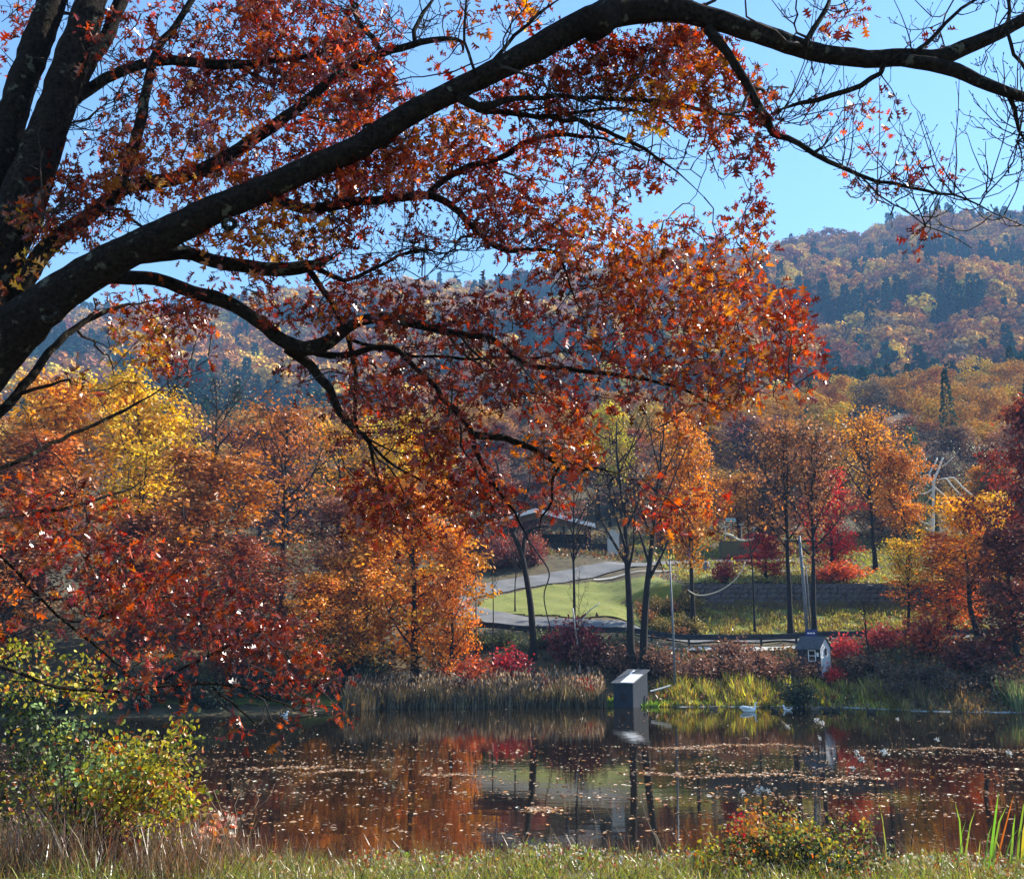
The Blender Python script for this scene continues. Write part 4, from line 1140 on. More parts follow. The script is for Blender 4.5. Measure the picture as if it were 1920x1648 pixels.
# floating leaves
def float_leaves(n, x, y, size, pal_):
    C = np.stack((x, y, np.full(n, .012)), -1)
    a = rng.uniform(0, 6.28, n); D = np.stack((np.cos(a), np.sin(a), rng.normal(0, .05, n)), -1)
    V, F = leafset(C, D, rnd_dirs(n, 7), size, size * .8, *OVAL)
    V[:, 2] = np.maximum(V[:, 2], .006)
    return V, F, np.repeat(pick(pal_, n, .35), 6, 0)
PALF = [(.46, .29, .16), (.40, .22, .11), (.58, .42, .28), (.36, .15, .05), (.64, .5, .36), (.46, .19, .05), (.26, .15, .07), (.19, .08, .035), (.28, .16, .08)]
mb = MB()
n = 50000
y = rng.uniform(23, 53, n); x = rng.uniform(-1, 1, n) * (4 + .56 * y)
lat = x / y
dens = np.interp(y, (23, 26, 28, 31, 36, 42, 46.5, 49, 53), (.10, .12, .22, .48, .55, .62, .60, .12, .0))
dens = dens * np.interp(lat, (-.5, -.3, -.1, .05, .2, .5), (.9, .9, .8, .55, 1.0, 1.15))
st = np.sin(y * 2.1 + .8 * np.sin(x * .21)) * .5 + .5 + .35 * np.sin(y * .9 + x * .13 + 2) + .3 * np.sin(x * .7 + y * 1.7)
cl2 = np.sin(x * 1.3 + 2.2 * np.sin(y * .55)) * np.sin(y * 2.6 + 1.9 * np.sin(x * .37)) + .5 * np.sin(x * 3.3 + y * 4.1)
dens = dens * np.clip(.1 + .75 * st + .55 * cl2, .04, 1.7)
keepm = rng.random(n) < dens
x, y = x[keepm], y[keepm]
mb.add(*float_leaves(len(x), x, y, np.clip(.105 * np.exp(rng.normal(0, .35, len(x))), .04, .24), PALF))
for (px, py, wpx) in ((1330, 1398, 40), (1430, 1398, 60), (1260, 1402, 40), (1280, 1452, 90), (1420, 1455, 70), (640, 1445, 60), (560, 1438, 60), (1560, 1460, 60), (1750, 1405, 70), (1010, 1515, 20), (860, 1452, 40)):
    Yc = EYE / math.tan(math.atan((py - CY) / FPX) - PITCH); n = 260
    x = (px - CX) / FPX * Yc + rng.normal(0, wpx / FPX * Yc * .7, n); y = Yc + rng.normal(0, .22, n) + .5 * np.sin(x * .9 + px) + .25 * np.sin(x * 2.7)
    mb.add(*float_leaves(n, x, y, rng.uniform(.08, .18, n), PALF))
n = 900
y = rng.uniform(53, 74, n); x = rng.uniform(-1, 1, n) * .5 * y
ok_ = y < far_shore(x) - .3
mb.add(*float_leaves(int(ok_.sum()), x[ok_], y[ok_], rng.uniform(.06, .12, int(ok_.sum())), PALF))
tag(mb.obj('floating_leaves', M['float_leaf']), 'fallen tan and pink leaves floating in drifts on the pond', 'leaves', kind='stuff')

# ------------------------------------------------------------------ near bank
GR = [(.16, .21, .03), (.23, .26, .035), (.28, .25, .045), (.36, .28, .09), (.08, .11, .02), (.22, .12, .04), (.09, .05, .022), (.19, .23, .035)]
mb = MB()
n = 62000
y = rng.uniform(14.5, 23.6, n); x = rng.uniform(-1, 1, n) * (1 + .55 * y)
cl_ = np.sin(x * 3.1 + 2 * np.sin(y * 1.3)) + np.sin(y * 3.7 + 1.5 * np.sin(x * 1.9)) + rng.normal(0, .5, n)
ok_ = (y < near_shore(x) + .05) & (cl_ > -1.2)
cl_ = cl_[ok_]
x, y = x[ok_], y[ok_]; n = len(x)
V, F, c = blades(n, x, y, rng.uniform(.08, .36, n) * np.clip(.9 + .35 * cl_, .5, 1.7), rng.uniform(.008, .02, n), .6, pick(GR, n, .3), BLADE)
mb.add(V, F, c)
tag(mb.obj('grass', M['grass']), 'yellow green grass on the near bank', 'grass', kind='stuff')
mb = MB()
n = 5200
y = rng.uniform(17, 23.4, n); x = np.where(rng.random(n) < .55, rng.uniform(-11.5, -5.5, n), rng.uniform(-1, 1, n) * 11)
ok_ = y < near_shore(x) + .1; x, y = x[ok_], y[ok_]; n = len(x)
hl = np.where(x < -5.2, rng.uniform(.5, 1.3, n), rng.uniform(.3, .85, n))
k_ = 2300
x = np.concatenate((x, rng.uniform(-9.5, -4.2, k_))); y = np.concatenate((y, rng.uniform(15.2, 17.6, k_))); hl = np.concatenate((hl, rng.uniform(.3, 1.15, k_))); n = len(x)
V, F, c = blades(n, x, y, hl, rng.uniform(.007, .014, n), .24, pick([(.18, .12, .055), (.11, .065, .032), (.26, .18, .09), (.06, .036, .018), (.16, .05, .025)], n, .35), BLADE)
mb.add(V, F, c)
tag(mb.obj('dry_grass', M['grass']), 'tall dry straw stalks standing in the near bank grass', 'grass', kind='stuff')
# fallen leaves on the near bank
n = 2600
y = rng.uniform(16.5, 23.2, n); x = rng.uniform(-1, 1, n) * 11.5
ok_ = y < near_shore(x); x, y = x[ok_], y[ok_]; n = len(x)
C = np.stack((x, y, ground(x, y) + rng.uniform(.03, .2, n)), -1); L = rng.uniform(.06, .13, n)
V, F = leafset(C, rnd_dirs(n, 0, .3), rnd_dirs(n, 1.5), L, L * 1.0, *OAK)
obj_ = obj('fallen_leaves', mesh('fallen_leaves', V, F, M['stuff_leaf'], np.repeat(pick([(.40, .13, .04), (.5, .3, .15), (.3, .06, .03), (.5, .42, .3)], n), 16, 0)))
tag(obj_, 'fallen red and tan oak leaves caught in the near bank grass', 'leaves', kind='stuff')

# low leafy weeds along the edge of the near bank
n = 5200; k = 240
cx_ = rng.uniform(-3, 11.5, k); cy_ = rng.uniform(16.5, 22.8, k); w = rng.integers(k, size=n)
x = cx_[w] + rng.normal(0, .16, n); y = cy_[w] + rng.normal(0, .16, n); ok_ = y < near_shore(x); x, y = x[ok_], y[ok_]; n = len(x)
C = np.stack((x, y, ground(x, y) + rng.uniform(.04, .34, n)), -1); L = rng.uniform(.035, .085, n)
V, F = leafset(C, rnd_dirs(n, 0), rnd_dirs(n, .9), L, L, *OVAL)
tag(obj('weeds', mesh('weeds', V, F, M['stuff_leaf'], np.repeat(pick([(.22, .28, .05), (.34, .36, .08), (.5, .46, .3), (.12, .17, .04), (.4, .22, .06), (.28, .05, .03), (.6, .56, .42)], n, .25), 6, 0))),
    'low leafy weeds and pale leaves scattered along the near bank', 'weeds', kind='stuff')

def near_shrub(name, label, Y, blobs, pal_, n_stem, leaf, seed, root, n_named=0):
    """blobs: (px, py, rx, ry, count, palette index or None)"""
    global rng
    keep = rng; rng = np.random.default_rng(seed)
    rx_ = P(root[0], root[1], Y); base = np.array((rx_[0], Y, G(rx_[0], Y) - .05))
    e = empty(name, base); tag(e, label, 'shrub')
    C, c = [], []
    for (px, py, rx, ry, cnt, p) in blobs:
        k = max(4, cnt // 14)
        u = rng.normal(0, .58, (k, 2)).clip(-1.35, 1.35)
        cp_ = PV(px + u[:, 0] * rx, py + u[:, 1] * ry, Y + rng.normal(0, .55, k))
        w = rng.integers(k, size=cnt)
        C.append(cp_[w] + rng.normal(0, .10, (cnt, 3)))
        cc_ = pick(pal_ if p is None else p, cnt, .28) * np.exp(rng.normal(0, .18, k))[w][:, None]
        c.append(cc_)
        tb = MB()
        for q_ in cp_[:: max(1, k // n_stem)]:
            s = base + np.array((rng.normal(0, .25), rng.normal(0, .2), 0)); m = (s + q_) / 2 + rng.normal(0, .08, 3)
            tb.tube(*spline(np.array((s, m, q_)) - base, np.array((.014, .009, .004)), .2), 5)
        if tb.n: tag(tb.obj('stems', M['twig'], e), kind='stuff')
    C = np.concatenate(C); c = np.concatenate(c)
    okz = C[:, 2] > ground(C[:, 0], C[:, 1]) + .02
    C, c = C[okz] - base, c[okz]; n = len(C)
    L = leaf * rng.uniform(.6, 1.3, n)
    D, Nn = rnd_dirs(n, -.3), rnd_dirs(n, .9)
    # the leaves nearest the viewer are single parts, the rest one mass
    order = np.argsort(C[:, 1]); sing, rest = order[:n_named], order[n_named:]
    for i in sing:
        V, F = leafset(C[i:i+1], D[i:i+1], Nn[i:i+1], L[i:i+1], L[i:i+1] * .95, *OVAL)
        obj('leaf', mesh('leaf', V, F, M['stuff_leaf'], c[i]), e)
    V, F = leafset(C[rest], D[rest], Nn[rest], L[rest], L[rest] * .95, *OVAL)
    tag(obj('foliage', mesh('foliage', V, F, M['stuff_leaf'], np.repeat(c[rest], 6, 0)), e), kind='stuff')
    rng = keep
    return e
YG = [(.36, .32, .035), (.46, .38, .045), (.16, .21, .035), (.44, .36, .06), (.34, .20, .04), (.36, .09, .03), (.10, .12, .025)]
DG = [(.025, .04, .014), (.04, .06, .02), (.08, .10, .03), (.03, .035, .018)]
WG = [(.20, .30, .10), (.28, .36, .14), (.14, .20, .07)]
near_shrub('leafy_shrub', 'yellow green leafy shrub by the water below the drooping red oak twigs', 17.5, [
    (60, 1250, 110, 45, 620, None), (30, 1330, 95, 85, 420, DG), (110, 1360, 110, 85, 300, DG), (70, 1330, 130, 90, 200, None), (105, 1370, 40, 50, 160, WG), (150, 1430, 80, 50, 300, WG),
    (230, 1420, 60, 40, 500, YG), (285, 1420, 75, 50, 560, YG), (250, 1480, 100, 65, 900, YG), (315, 1500, 65, 55, 620, YG), (200, 1500, 100, 65, 560, None),
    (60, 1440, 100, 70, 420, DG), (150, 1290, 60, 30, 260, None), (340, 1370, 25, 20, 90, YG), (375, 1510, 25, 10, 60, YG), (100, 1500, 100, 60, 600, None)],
    YG, 3, .085, 51, (150, 1600), 150)
near_shrub('bramble_bush', 'dark hearted bush with olive and orange leaves growing over the near bank', 18.2, [
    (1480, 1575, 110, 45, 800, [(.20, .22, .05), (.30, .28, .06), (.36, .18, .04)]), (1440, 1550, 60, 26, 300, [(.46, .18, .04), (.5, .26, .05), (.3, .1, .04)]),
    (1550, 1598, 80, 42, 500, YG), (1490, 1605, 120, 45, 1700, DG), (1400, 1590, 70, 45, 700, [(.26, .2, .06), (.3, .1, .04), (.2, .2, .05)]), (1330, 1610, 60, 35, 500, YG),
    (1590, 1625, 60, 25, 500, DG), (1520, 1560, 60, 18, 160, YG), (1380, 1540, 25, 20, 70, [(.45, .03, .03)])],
    YG, 7, .075, 52, (1490, 1650), 100)
near_shrub('red_sapling', 'small red leaved sapling at the water edge beside the leafy shrub', 18.6, [
    (390, 1560, 30, 28, 110, [(.45, .08, .03), (.5, .2, .06), (.55, .3, .2)]), (360, 1600, 25, 18, 70, [(.45, .12, .04), (.5, .3, .1)]), (430, 1545, 20, 15, 40, [(.4, .08, .04), (.55, .4, .3)]),
    (240, 1570, 25, 20, 60, [(.32, .03, .03), (.4, .1, .05)])], YG, 4, .11, 53, (380, 1640), 0)

# cattail clump by the frame edge
ct = P(1850, 1620, 19.5); ce = empty('cattail_clump', (ct[0], 19.5, G(ct[0], 19.5) - .05)); tag(ce, 'green and orange cattail blades standing at the water edge', 'cattail')
for (x0, y0, x1, y1, w, c) in ((1800, 1620, 1808, 1500, .035, (.20, .34, .05)), (1806, 1625, 1816, 1510, .03, (.30, .36, .06)), (1795, 1630, 1800, 1530, .025, (.16, .26, .05)),
    (1850, 1615, 1872, 1480, .045, (.18, .36, .05)), (1858, 1620, 1866, 1500, .04, (.26, .40, .06)), (1845, 1625, 1850, 1540, .03, (.14, .25, .05)), (1862, 1610, 1900, 1485, .025, (.5, .14, .04)),
    (1870, 1620, 1876, 1430, .012, (.12, .07, .03)), (1880, 1625, 1888, 1540, .035, (.14, .27, .05)), (1893, 1620, 1900, 1520, .04, (.22, .36, .05)), (1905, 1625, 1912, 1465, .04, (.24, .34, .05)),
    (1915, 1630, 1918, 1530, .045, (.50, .42, .06)), (1910, 1620, 1935, 1500, .03, (.3, .36, .06)), (1885, 1628, 1870, 1560, .025, (.34, .3, .08)), (1830, 1630, 1838, 1570, .025, (.3, .28, .07)),
    (1770, 1632, 1760, 1590, .025, (.25, .3, .06)), (1925, 1635, 1930, 1520, .04, (.2, .32, .05)), (1660, 1560, 1655, 1500, .02, (.3, .32, .07))):
    a = P(x0, y0, 19.5 + rng.normal(0, .25)); a[2] = G(a[0], a[1]) - .03; b = P(x1, y1, a[1])
    d = b - a; L = np.linalg.norm(d)
    V, F = leafset((a - np.array(ce.location))[None], d[None], np.array([(rng.normal(0, .4), -1, rng.normal(0, .2))]), np.array([L]), np.array([w * 1.25]), *BLADE)
    obj('blade', mesh('blade', V, F, M['grass'], c), ce)

# milkweed stalks with open pods, rooted in the near bank
M['pod'] = surf_mat('pod husk', [(.10, .06, .035), (.25, .17, .10)], 14, 0.9, 0.3, dist=.01)
M['fluff'] = surf_mat('seed fluff', [(.7, .66, .6), (.82, .8, .76)], 20, 0.9, 0.5, dist=.02)
def weed(label, Y, pts, pods, rad=.007, twigs=()):
    p = np.array([P(a, b, Y) for a, b in pts]); p[0, 2] = G(p[0, 0], Y) - .04
    e = empty('milkweed', p[0]); tag(e, label, 'weed', 'dry milkweed stalks at the near water edge')
    q, r = spline(p - p[0], np.linspace(rad, rad * .5, len(p)), .1)
    MB().tube(q, r, 6).obj('stem', M['twig'], e, True)
    for tw in twigs:
        t = np.array([P(a, b, Y) for a, b in tw]) - p[0]
        MB().tube(*spline(t, np.linspace(rad * .7, rad * .4, len(t)), .08), 5).obj('twig', M['pod'], e, True)
    for (a, b, ang, s, fl) in pods:
        c0 = P(a, b, Y) - p[0]; d = np.array((math.cos(ang), .2, math.sin(ang)))
        tt = np.linspace(-.5, .5, 7); rr = np.array((.004, .016, .025, .027, .022, .013, .003)) * s
        pd = MB().tube(c0 + d * (tt * .13 * s)[:, None], rr, 8).obj('pod', M['pod'], e, True)
        if fl:
            n = 34; CC = c0 + rng.normal(0, .018 * s, (n, 3)) + (0, -.022, .012)
            V, F = leafset(CC, rnd_dirs(n, .5), rnd_dirs(n), np.full(n, .032 * s), np.full(n, .026 * s), *OVAL)
            tag(obj('fluff', mesh('fluff', V, F, M['fluff']), pd), kind='stuff')
    return e
weed('bent stalk with one split dark pod against the brown water', 19.8, [(1452, 1560), (1458, 1480), (1466, 1400), (1474, 1372)], [(1470, 1358, 2.2, 1.3, False), (1476, 1364, 1.9, 1.1, True)])
weed('tall stalk with a cluster of white bursting pods before the ducks', 19.8, [(1520, 1570), (1528, 1500), (1534, 1430), (1537, 1375)], [(1531, 1352, 1.4, 1.2, True), (1540, 1358, .9, 1.3, True), (1528, 1362, 1.9, 1.1, False), (1536, 1385, 2.0, .9, True)])
weed('hooked pale stem curling over between swan and bush', 19.9, [(1400, 1580), (1398, 1480), (1398, 1400), (1403, 1368), (1411, 1366), (1413, 1392)], [])
weed('short stalk with a fan of white pods above the orange bush', 19.2, [(1425, 1560), (1428, 1520), (1432, 1495)], [(1418, 1484, 1.2, 1.3, True), (1427, 1480, 1.7, 1.2, True), (1438, 1484, 1.5, 1.2, True), (1391, 1488, .4, 1.3, True)], twigs=[[(1428, 1520), (1408, 1500), (1392, 1490)]])
weed('stalk with single white pod in the leaf drift', 19.7, [(1640, 1590), (1650, 1500), (1656, 1425)], [(1657, 1411, 1.4, 1.4, True)])
weed('twisted stalk with curled white pods beside the long dark twig', 19.6, [(1590, 1600), (1596, 1520), (1604, 1440), (1612, 1415)], [(1606, 1412, 1.2, 1.1, True), (1615, 1424, .7, 1.4, True), (1600, 1442, .3, 1.0, True)])
weed('branching straw coloured seed spikes against dark water', 19.9, [(1690, 1600), (1686, 1500), (1684, 1420), (1681, 1346)], [(1682, 1350, 1.5, .8, True)], twigs=[[(1684, 1410), (1672, 1395), (1664, 1362)], [(1684, 1405), (1690, 1385), (1688, 1360)], [(1685, 1420), (1695, 1400), (1694, 1375)]])
weed('arching bleached seed spike pair towards the dark bank', 20.0, [(1770, 1600), (1765, 1500), (1740, 1410), (1734, 1375)], [(1757, 1388, .8, .9, True)], twigs=[[(1740, 1410), (1752, 1396), (1764, 1380)], [(1735, 1378), (1745, 1372), (1758, 1374)], [(1790, 1420), (1798, 1400), (1802, 1372)]])
weed('thin stalk with white pod close to the frame edge', 20.0, [(1880, 1600), (1886, 1500), (1890, 1430)], [(1891, 1413, 1.5, 1.3, True)])
weed('long dark twig slanting up out of the bush', 18.8, [(1545, 1600), (1560, 1560), (1572, 1510), (1578, 1460)], [], .012)
# dead twigs leaning over the water
M['straw'] = surf_mat('dead straw', [(.14, .10, .06), (.32, .25, .16)], 8, 0.9, 0.1)
def dead_twig(label, Y, runs, mat='straw', r0=2.0):
    r0 *= .62
    p0 = P(*runs[0][0], Y); p0[2] = G(p0[0], Y) - .05
    e = empty('dead_twig', p0); tag(e, label, 'twig', 'dead twigs leaning over the near water')
    for k, run in enumerate(runs):
        p = np.array([P(a, b, Y + .15 * j) for j, (a, b) in enumerate(run)])
        if k == 0: p[0] = p0
        MB().tube(*spline(p - p0, np.linspace(r0, r0 * .45, len(p)) / FPX * Y * (1 if k == 0 else .7), .12), 6).obj('stem' if k == 0 else 'twig', M[mat], e, True)
dead_twig('straight pale twig slanting beside the bush over brown water', 20.5, [[(1660, 1592), (1640, 1570), (1618, 1530), (1590, 1485)]], r0=1.6)
dead_twig('pale broken stick at the bottom of the gold reflection', 18.5, [[(850, 1642), (830, 1625), (812, 1602)]])
dead_twig('thick pale stick pointing up beside the gold reflection', 18.5, [[(862, 1646), (876, 1630), (886, 1614)]], r0=2.4)
dead_twig('branched bare twig leaning below the grass island reflection', 19.5, [[(1240, 1625), (1180, 1600), (1130, 1590), (1080, 1572)], [(1120, 1588), (1118, 1550), (1108, 1500)], [(1180, 1600), (1160, 1560), (1130, 1500)]], r0=1.5)
dead_twig('pale forked twig over the water near the bramble bush', 19.0, [[(1250, 1600), (1236, 1578), (1226, 1560)], [(1240, 1590), (1215, 1540), (1200, 1490)]], r0=2.2)
dead_twig('tangled bare twigs rising beside the red leaved sapling', 18.8, [[(445, 1640), (425, 1570), (415, 1520), (400, 1480)], [(425, 1570), (460, 1530), (500, 1500), (515, 1470)], [(470, 1522), (485, 1500), (475, 1470)], [(415, 1530), (395, 1500), (385, 1470)], [(450, 1545), (440, 1510), (455, 1480)]], r0=1.7)
dead_twig('long arched straw stalk lying over the grass by the shrub', 17.5, [[(190, 1645), (240, 1615), (300, 1590)], [(300, 1592), (330, 1640), (345, 1655)]], r0=2)
dead_twig('wiry bare twigs crossing the gold reflection', 19.5, [[(640, 1640), (630, 1590), (600, 1540), (590, 1500)], [(640, 1640), (660, 1590), (640, 1560)], [(655, 1600), (690, 1570), (700, 1540)]], r0=1.3, mat='twig')
dead_twig('dark bare twig on the sunny bank by the cattail blades', 19.3, [[(1700, 1620), (1712, 1560), (1724, 1500), (1734, 1440)]], mat='twig', r0=1.4)

# ------------------------------------------------------------------ the red oak overhead
OAKX = P(-130, 900, 9.2)
oz = G(OAKX[0], 9.2)
oak = empty('red_oak', (OAKX[0], 9.2, oz))
tag(oak, 'large red oak with black limbs and hanging red leaves arching over the pond', 'tree')
O0 = np.array((OAKX[0], 9.2, oz))
BR = []     # (points px, py, Y, radius px), part name
def br(name, Y0, Y1, pts):
    pts = np.array(pts, float); Yv = np.linspace(Y0, Y1, len(pts))
    BR.append((name, PV(pts[:, 0], pts[:, 1], Yv), pts[:, 2] / FPX * Yv))
# trunk goes to the ground outside the frame
tp0 = P(-150, 1300, 9.3); tp0[2] = oz - .3
trunk_pts = np.array([tp0, P(-205, 1500, 9.3), P(-190, 1150, 9.2), P(-160, 900, 9.1), P(-110, 770, 9.0), P(-60, 640, 9.2)])
trunk_pts[0, :2] = trunk_pts[1, :2]
BR.append(('trunk', trunk_pts, np.array((110, 92, 84, 78, 70, 48)) / FPX * 9.1))
br('limb', 9.0, 8.4, [(-110, 800, 60), (-20, 672, 52), (70, 590, 43), (180, 512, 36), (300, 447, 31), (400, 395, 28), (520, 345, 25), (640, 290, 23), (760, 222, 22.5), (870, 165, 23), (980, 110, 24), (1080, 62, 28), (1160, 35, 30), (1250, 27, 26), (1330, 40, 21), (1420, 65, 20), (1500, 93, 20), (1600, 112, 19), (1700, 110, 18), (1765, 110, 17), (1830, 85, 15), (1880, 60, 13.5), (1940, 30, 12)])
br('limb', 8.4, 8.0, [(1690, 112, 18), (1770, 128, 19), (1830, 155, 16), (1890, 175, 14), (1970, 195, 12)])
br('limb', 8.5, 9.2, [(1110, 50, 34), (1190, 0, 33), (1280, -60, 30), (1380, -130, 26)])
br('limb', 9.4, 9.9, [(30, 560, 26), (84, 475, 23), (180, 400, 20), (250, 350, 19), (330, 335, 19), (430, 297, 18), (560, 205, 15), (640, 145, 13), (720, 100, 11), (790, 78, 9), (845, 70, 7), (866, 78, 5), (868, 100, 3)])
br('branch', 9.8, 9.9, [(715, 98, 9), (700, 72, 8), (668, 40, 7), (652, -5, 7), (645, -60, 6)])
br('branch', 9.9, 10.1, [(785, 80, 7), (786, 55, 6.5), (800, 22, 6), (822, -15, 5)])
br('limb', 9.6, 10.2, [(205, 385, 15), (235, 320, 15), (262, 240, 14), (278, 160, 13), (292, 100, 11), (330, 45, 9), (368, -15, 8), (400, -70, 7)])
br('limb', 9.5, 10.1, [(-70, 560, 40), (-15, 330, 33), (32, 180, 29), (66, 80, 27), (104, -30, 25), (150, -140, 22)])
br('limb', 9.3, 10.0, [(-30, 620, 46), (10, 470, 42), (52, 350, 40), (96, 235, 37), (133, 130, 34), (165, 35, 31), (192, -60, 29), (230, -160, 25)])
br('limb', 9.8, 10.4, [(135, 180, 20), (172, 110, 20), (205, 55, 20), (238, -25, 18), (280, -120, 15)])
br('limb', 9.9, 10.6, [(135, 190, 17), (200, 145, 16), (280, 117, 13), (360, 115, 13), (430, 120, 13), (510, 113, 10), (585, 105, 7), (650, 70, 4)])
br('limb', 9.2, 10.2, [(250, 480, 24), (340, 470, 19), (400, 486, 19), (470, 497, 18), (540, 502, 18), (588, 494, 15), (620, 484, 7)])
br('branch', 10.2, 10.6, [(575, 500, 14), (610, 540, 12), (640, 595, 11), (656, 640, 10), (668, 700, 9), (672, 755, 8), (680, 800, 7), (705, 835, 6), (745, 872, 5), (800, 905, 4.5), (850, 932, 4), (920, 965, 3)])
br('branch', 10.2, 10.0, [(590, 500, 8), (640, 520, 6), (700, 500, 5), (780, 470, 4), (850, 478, 3)])
br('limb', 9.5, 10.4, [(200, 520, 22), (290, 530, 18), (360, 555, 17), (420, 572, 18), (480, 607, 17), (528, 645, 20), (570, 660, 22), (615, 645, 20), (650, 620, 16), (700, 600, 13), (760, 604, 12), (855, 626, 10), (925, 638, 9), (994, 685, 7), (1067, 691, 6), (1183, 708, 5), (1275, 729, 4), (1340, 760, 3)])
br('branch', 10.0, 10.4, [(540, 655, 16), (580, 690, 13), (612, 730, 11), (635, 775, 10), (668, 808, 8), (690, 830, 6), (700, 880, 5), (720, 930, 4)])
br('branch', 10.2, 10.8, [(575, 655, 15), (640, 672, 14), (720, 650, 12), (757, 668, 11), (820, 732, 11), (877, 798, 12), (890, 840, 10), (917, 896, 9), (950, 944, 8), (985, 1000, 6), (1000, 1040, 4)])
br('branch', 10.6, 11.0, [(880, 812, 11), (950, 822, 9), (1000, 840, 8), (1040, 865, 7), (1078, 890, 5), (1120, 880, 4), (1180, 900, 3)])
br('branch', 10.8, 11.0, [(1050, 872, 6), (1036, 905, 6), (1033, 940, 5), (1020, 970, 4), (1010, 1000, 3)])
br('branch', 10.4, 10.6, [(660, 635, 5), (760, 665, 4), (850, 678, 4), (990, 680, 3.5), (1100, 650, 3)])
br('branch', 9.6, 10.2, [(500, 375, 16), (570, 392, 15), (640, 383, 13), (700, 368, 12), (760, 365, 12), (808, 371, 11), (860, 402, 9), (900, 440, 9), (940, 472, 9), (985, 482, 7), (1040, 480, 6), (1070, 520, 5), (1085, 570, 4), (1110, 620, 3)])
br('branch', 10.0, 9.6, [(800, 368, 10), (832, 335, 9), (882, 308, 9), (935, 298, 8), (965, 282, 8), (1010, 260, 7), (1060, 252, 6), (1130, 262, 5), (1200, 285, 4)])
br('branch', 8.7, 9.2, [(860, 180, 16), (900, 205, 14), (950, 182, 8), (1010, 175, 7), (1130, 185, 6), (1300, 207, 5.5), (1420, 218, 4), (1500, 235, 3)])
br('branch', 9.0, 9.4, [(890, 208, 12), (930, 214, 8), (1000, 224, 7), (1080, 240, 6), (1150, 265, 5.5), (1210, 285, 5), (1270, 330, 4), (1320, 370, 3)])
br('branch', 9.1, 9.5, [(1010, 226, 5), (1080, 215, 5), (1160, 205, 4.5), (1230, 225, 4), (1290, 260, 3)])
br('branch', 8.6, 8.9, [(1325, 55, 14), (1360, 105, 12), (1390, 145, 12), (1420, 190, 11), (1440, 220, 11), (1452, 250, 10), (1485, 260, 8), (1540, 290, 7), (1590, 322, 6), (1650, 345, 5), (1740, 360, 4.5), (1800, 372, 4), (1870, 400, 3.5), (1940, 430, 3)])
br('branch', 8.5, 8.8, [(1660, 118, 8), (1648, 138, 7), (1610, 162, 7.5), (1560, 185, 7.5), (1500, 196, 7), (1445, 214, 7)])
br('branch', 8.5, 8.8, [(1505, 80, 9), (1522, 50, 8), (1545, 18, 7), (1565, -25, 6)])
br('branch', 8.4, 8.7, [(1715, 95, 7), (1760, 60, 6), (1800, 28, 5), (1850, -10, 4), (1900, -50, 3)])
br('branch', 8.4, 8.6, [(1870, 65, 6), (1890, 20, 5), (1880, -40, 5)])
br('branch', 8.2, 8.4, [(1885, 60, 4.5), (1905, 100, 5), (1925, 140, 4.5), (1960, 200, 4)])
br('branch', 8.6, 8.7, [(905, 140, 6), (945, 90, 5.5), (990, 45, 5), (1055, -5, 4.5)])
br('branch', 8.6, 8.7, [(900, 135, 4.5), (882, 70, 4), (878, 0, 3.5), (880, -40, 3)])
br('branch', 8.1, 8.3, [(1885, 175, 7), (1900, 205, 6), (1905, 240, 4.5), (1925, 280, 3.5)])
br('branch', 9.3, 10.6, [(-30, 800, 14), (40, 725, 12), (90, 663, 10), (157, 605, 8), (237, 570, 6), (300, 560, 4)])
br('branch', 9.4, 11.4, [(-140, 905, 16), (-60, 900, 9), (0, 884, 6), (82, 852, 5.5), (165, 812, 5), (225, 785, 4.5), (290, 742, 3.5), (350, 700, 2.5)])
br('branch', 9.4, 11.8, [(-140, 950, 16), (-50, 970, 8), (20, 962, 5), (120, 950, 4.5), (230, 910, 3.5), (310, 878, 2.5)])
br('limb', 9.4, 12.0, [(-150, 960, 30), (-90, 960, 20), (-20, 1010, 8), (60, 1090, 5.5), (150, 1185, 5), (230, 1262, 4.5), (290, 1310, 3.5), (340, 1345, 2)])
br('branch', 11.2, 12.2, [(120, 1160, 6), (180, 1150, 5), (260, 1120, 4.5), (330, 1110, 4), (420, 1120, 3)])
br('limb', 9.4, 12.2, [(-150, 1060, 26), (-80, 1150, 14), (10, 1240, 7), (120, 1283, 6), (240, 1287, 5.5), (330, 1284, 5.5), (440, 1286, 5), (520, 1318, 4), (600, 1337, 3), (655, 1330, 2)])
br('branch', 11.8, 12.4, [(300, 1286, 6), (370, 1240, 5), (440, 1210, 4.5), (520, 1215, 4), (590, 1260, 3)])
br('branch', 11.9, 12.4, [(400, 1285, 4), (450, 1330, 3.5), (490, 1365, 3)])

sk, skr = [], []
for name, p, r in BR:
    low = name != 'trunk' and p[-1, 2] < P(300, 980, 12)[2]
    q, rr = spline(p, r * (.5 if low else .74 if name == 'branch' else 1 if r.max() > .13 else .72), .10 if name != 'branch' else .12)
    if name == 'branch' or low:
        rr = rr * np.clip((1 - np.linspace(0, 1, len(rr))) / .3, .22, 1) ** .6
    if name != 'branch':
        rr = rr * (1 + .05 * np.sin(np.arange(len(rr)) * .35 + rng.uniform(0, 6)) + rng.normal(0, .015, len(rr)))
    wob = np.cumsum(rng.normal(0, .006 if name != 'branch' and not low else .014, q.shape), 0); wob -= np.linspace(0, 1, len(q))[:, None] * wob[-1]
    q = q + wob
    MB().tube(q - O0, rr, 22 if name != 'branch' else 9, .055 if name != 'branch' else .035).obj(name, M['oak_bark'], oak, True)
    sk.append(q); skr.append(rr)
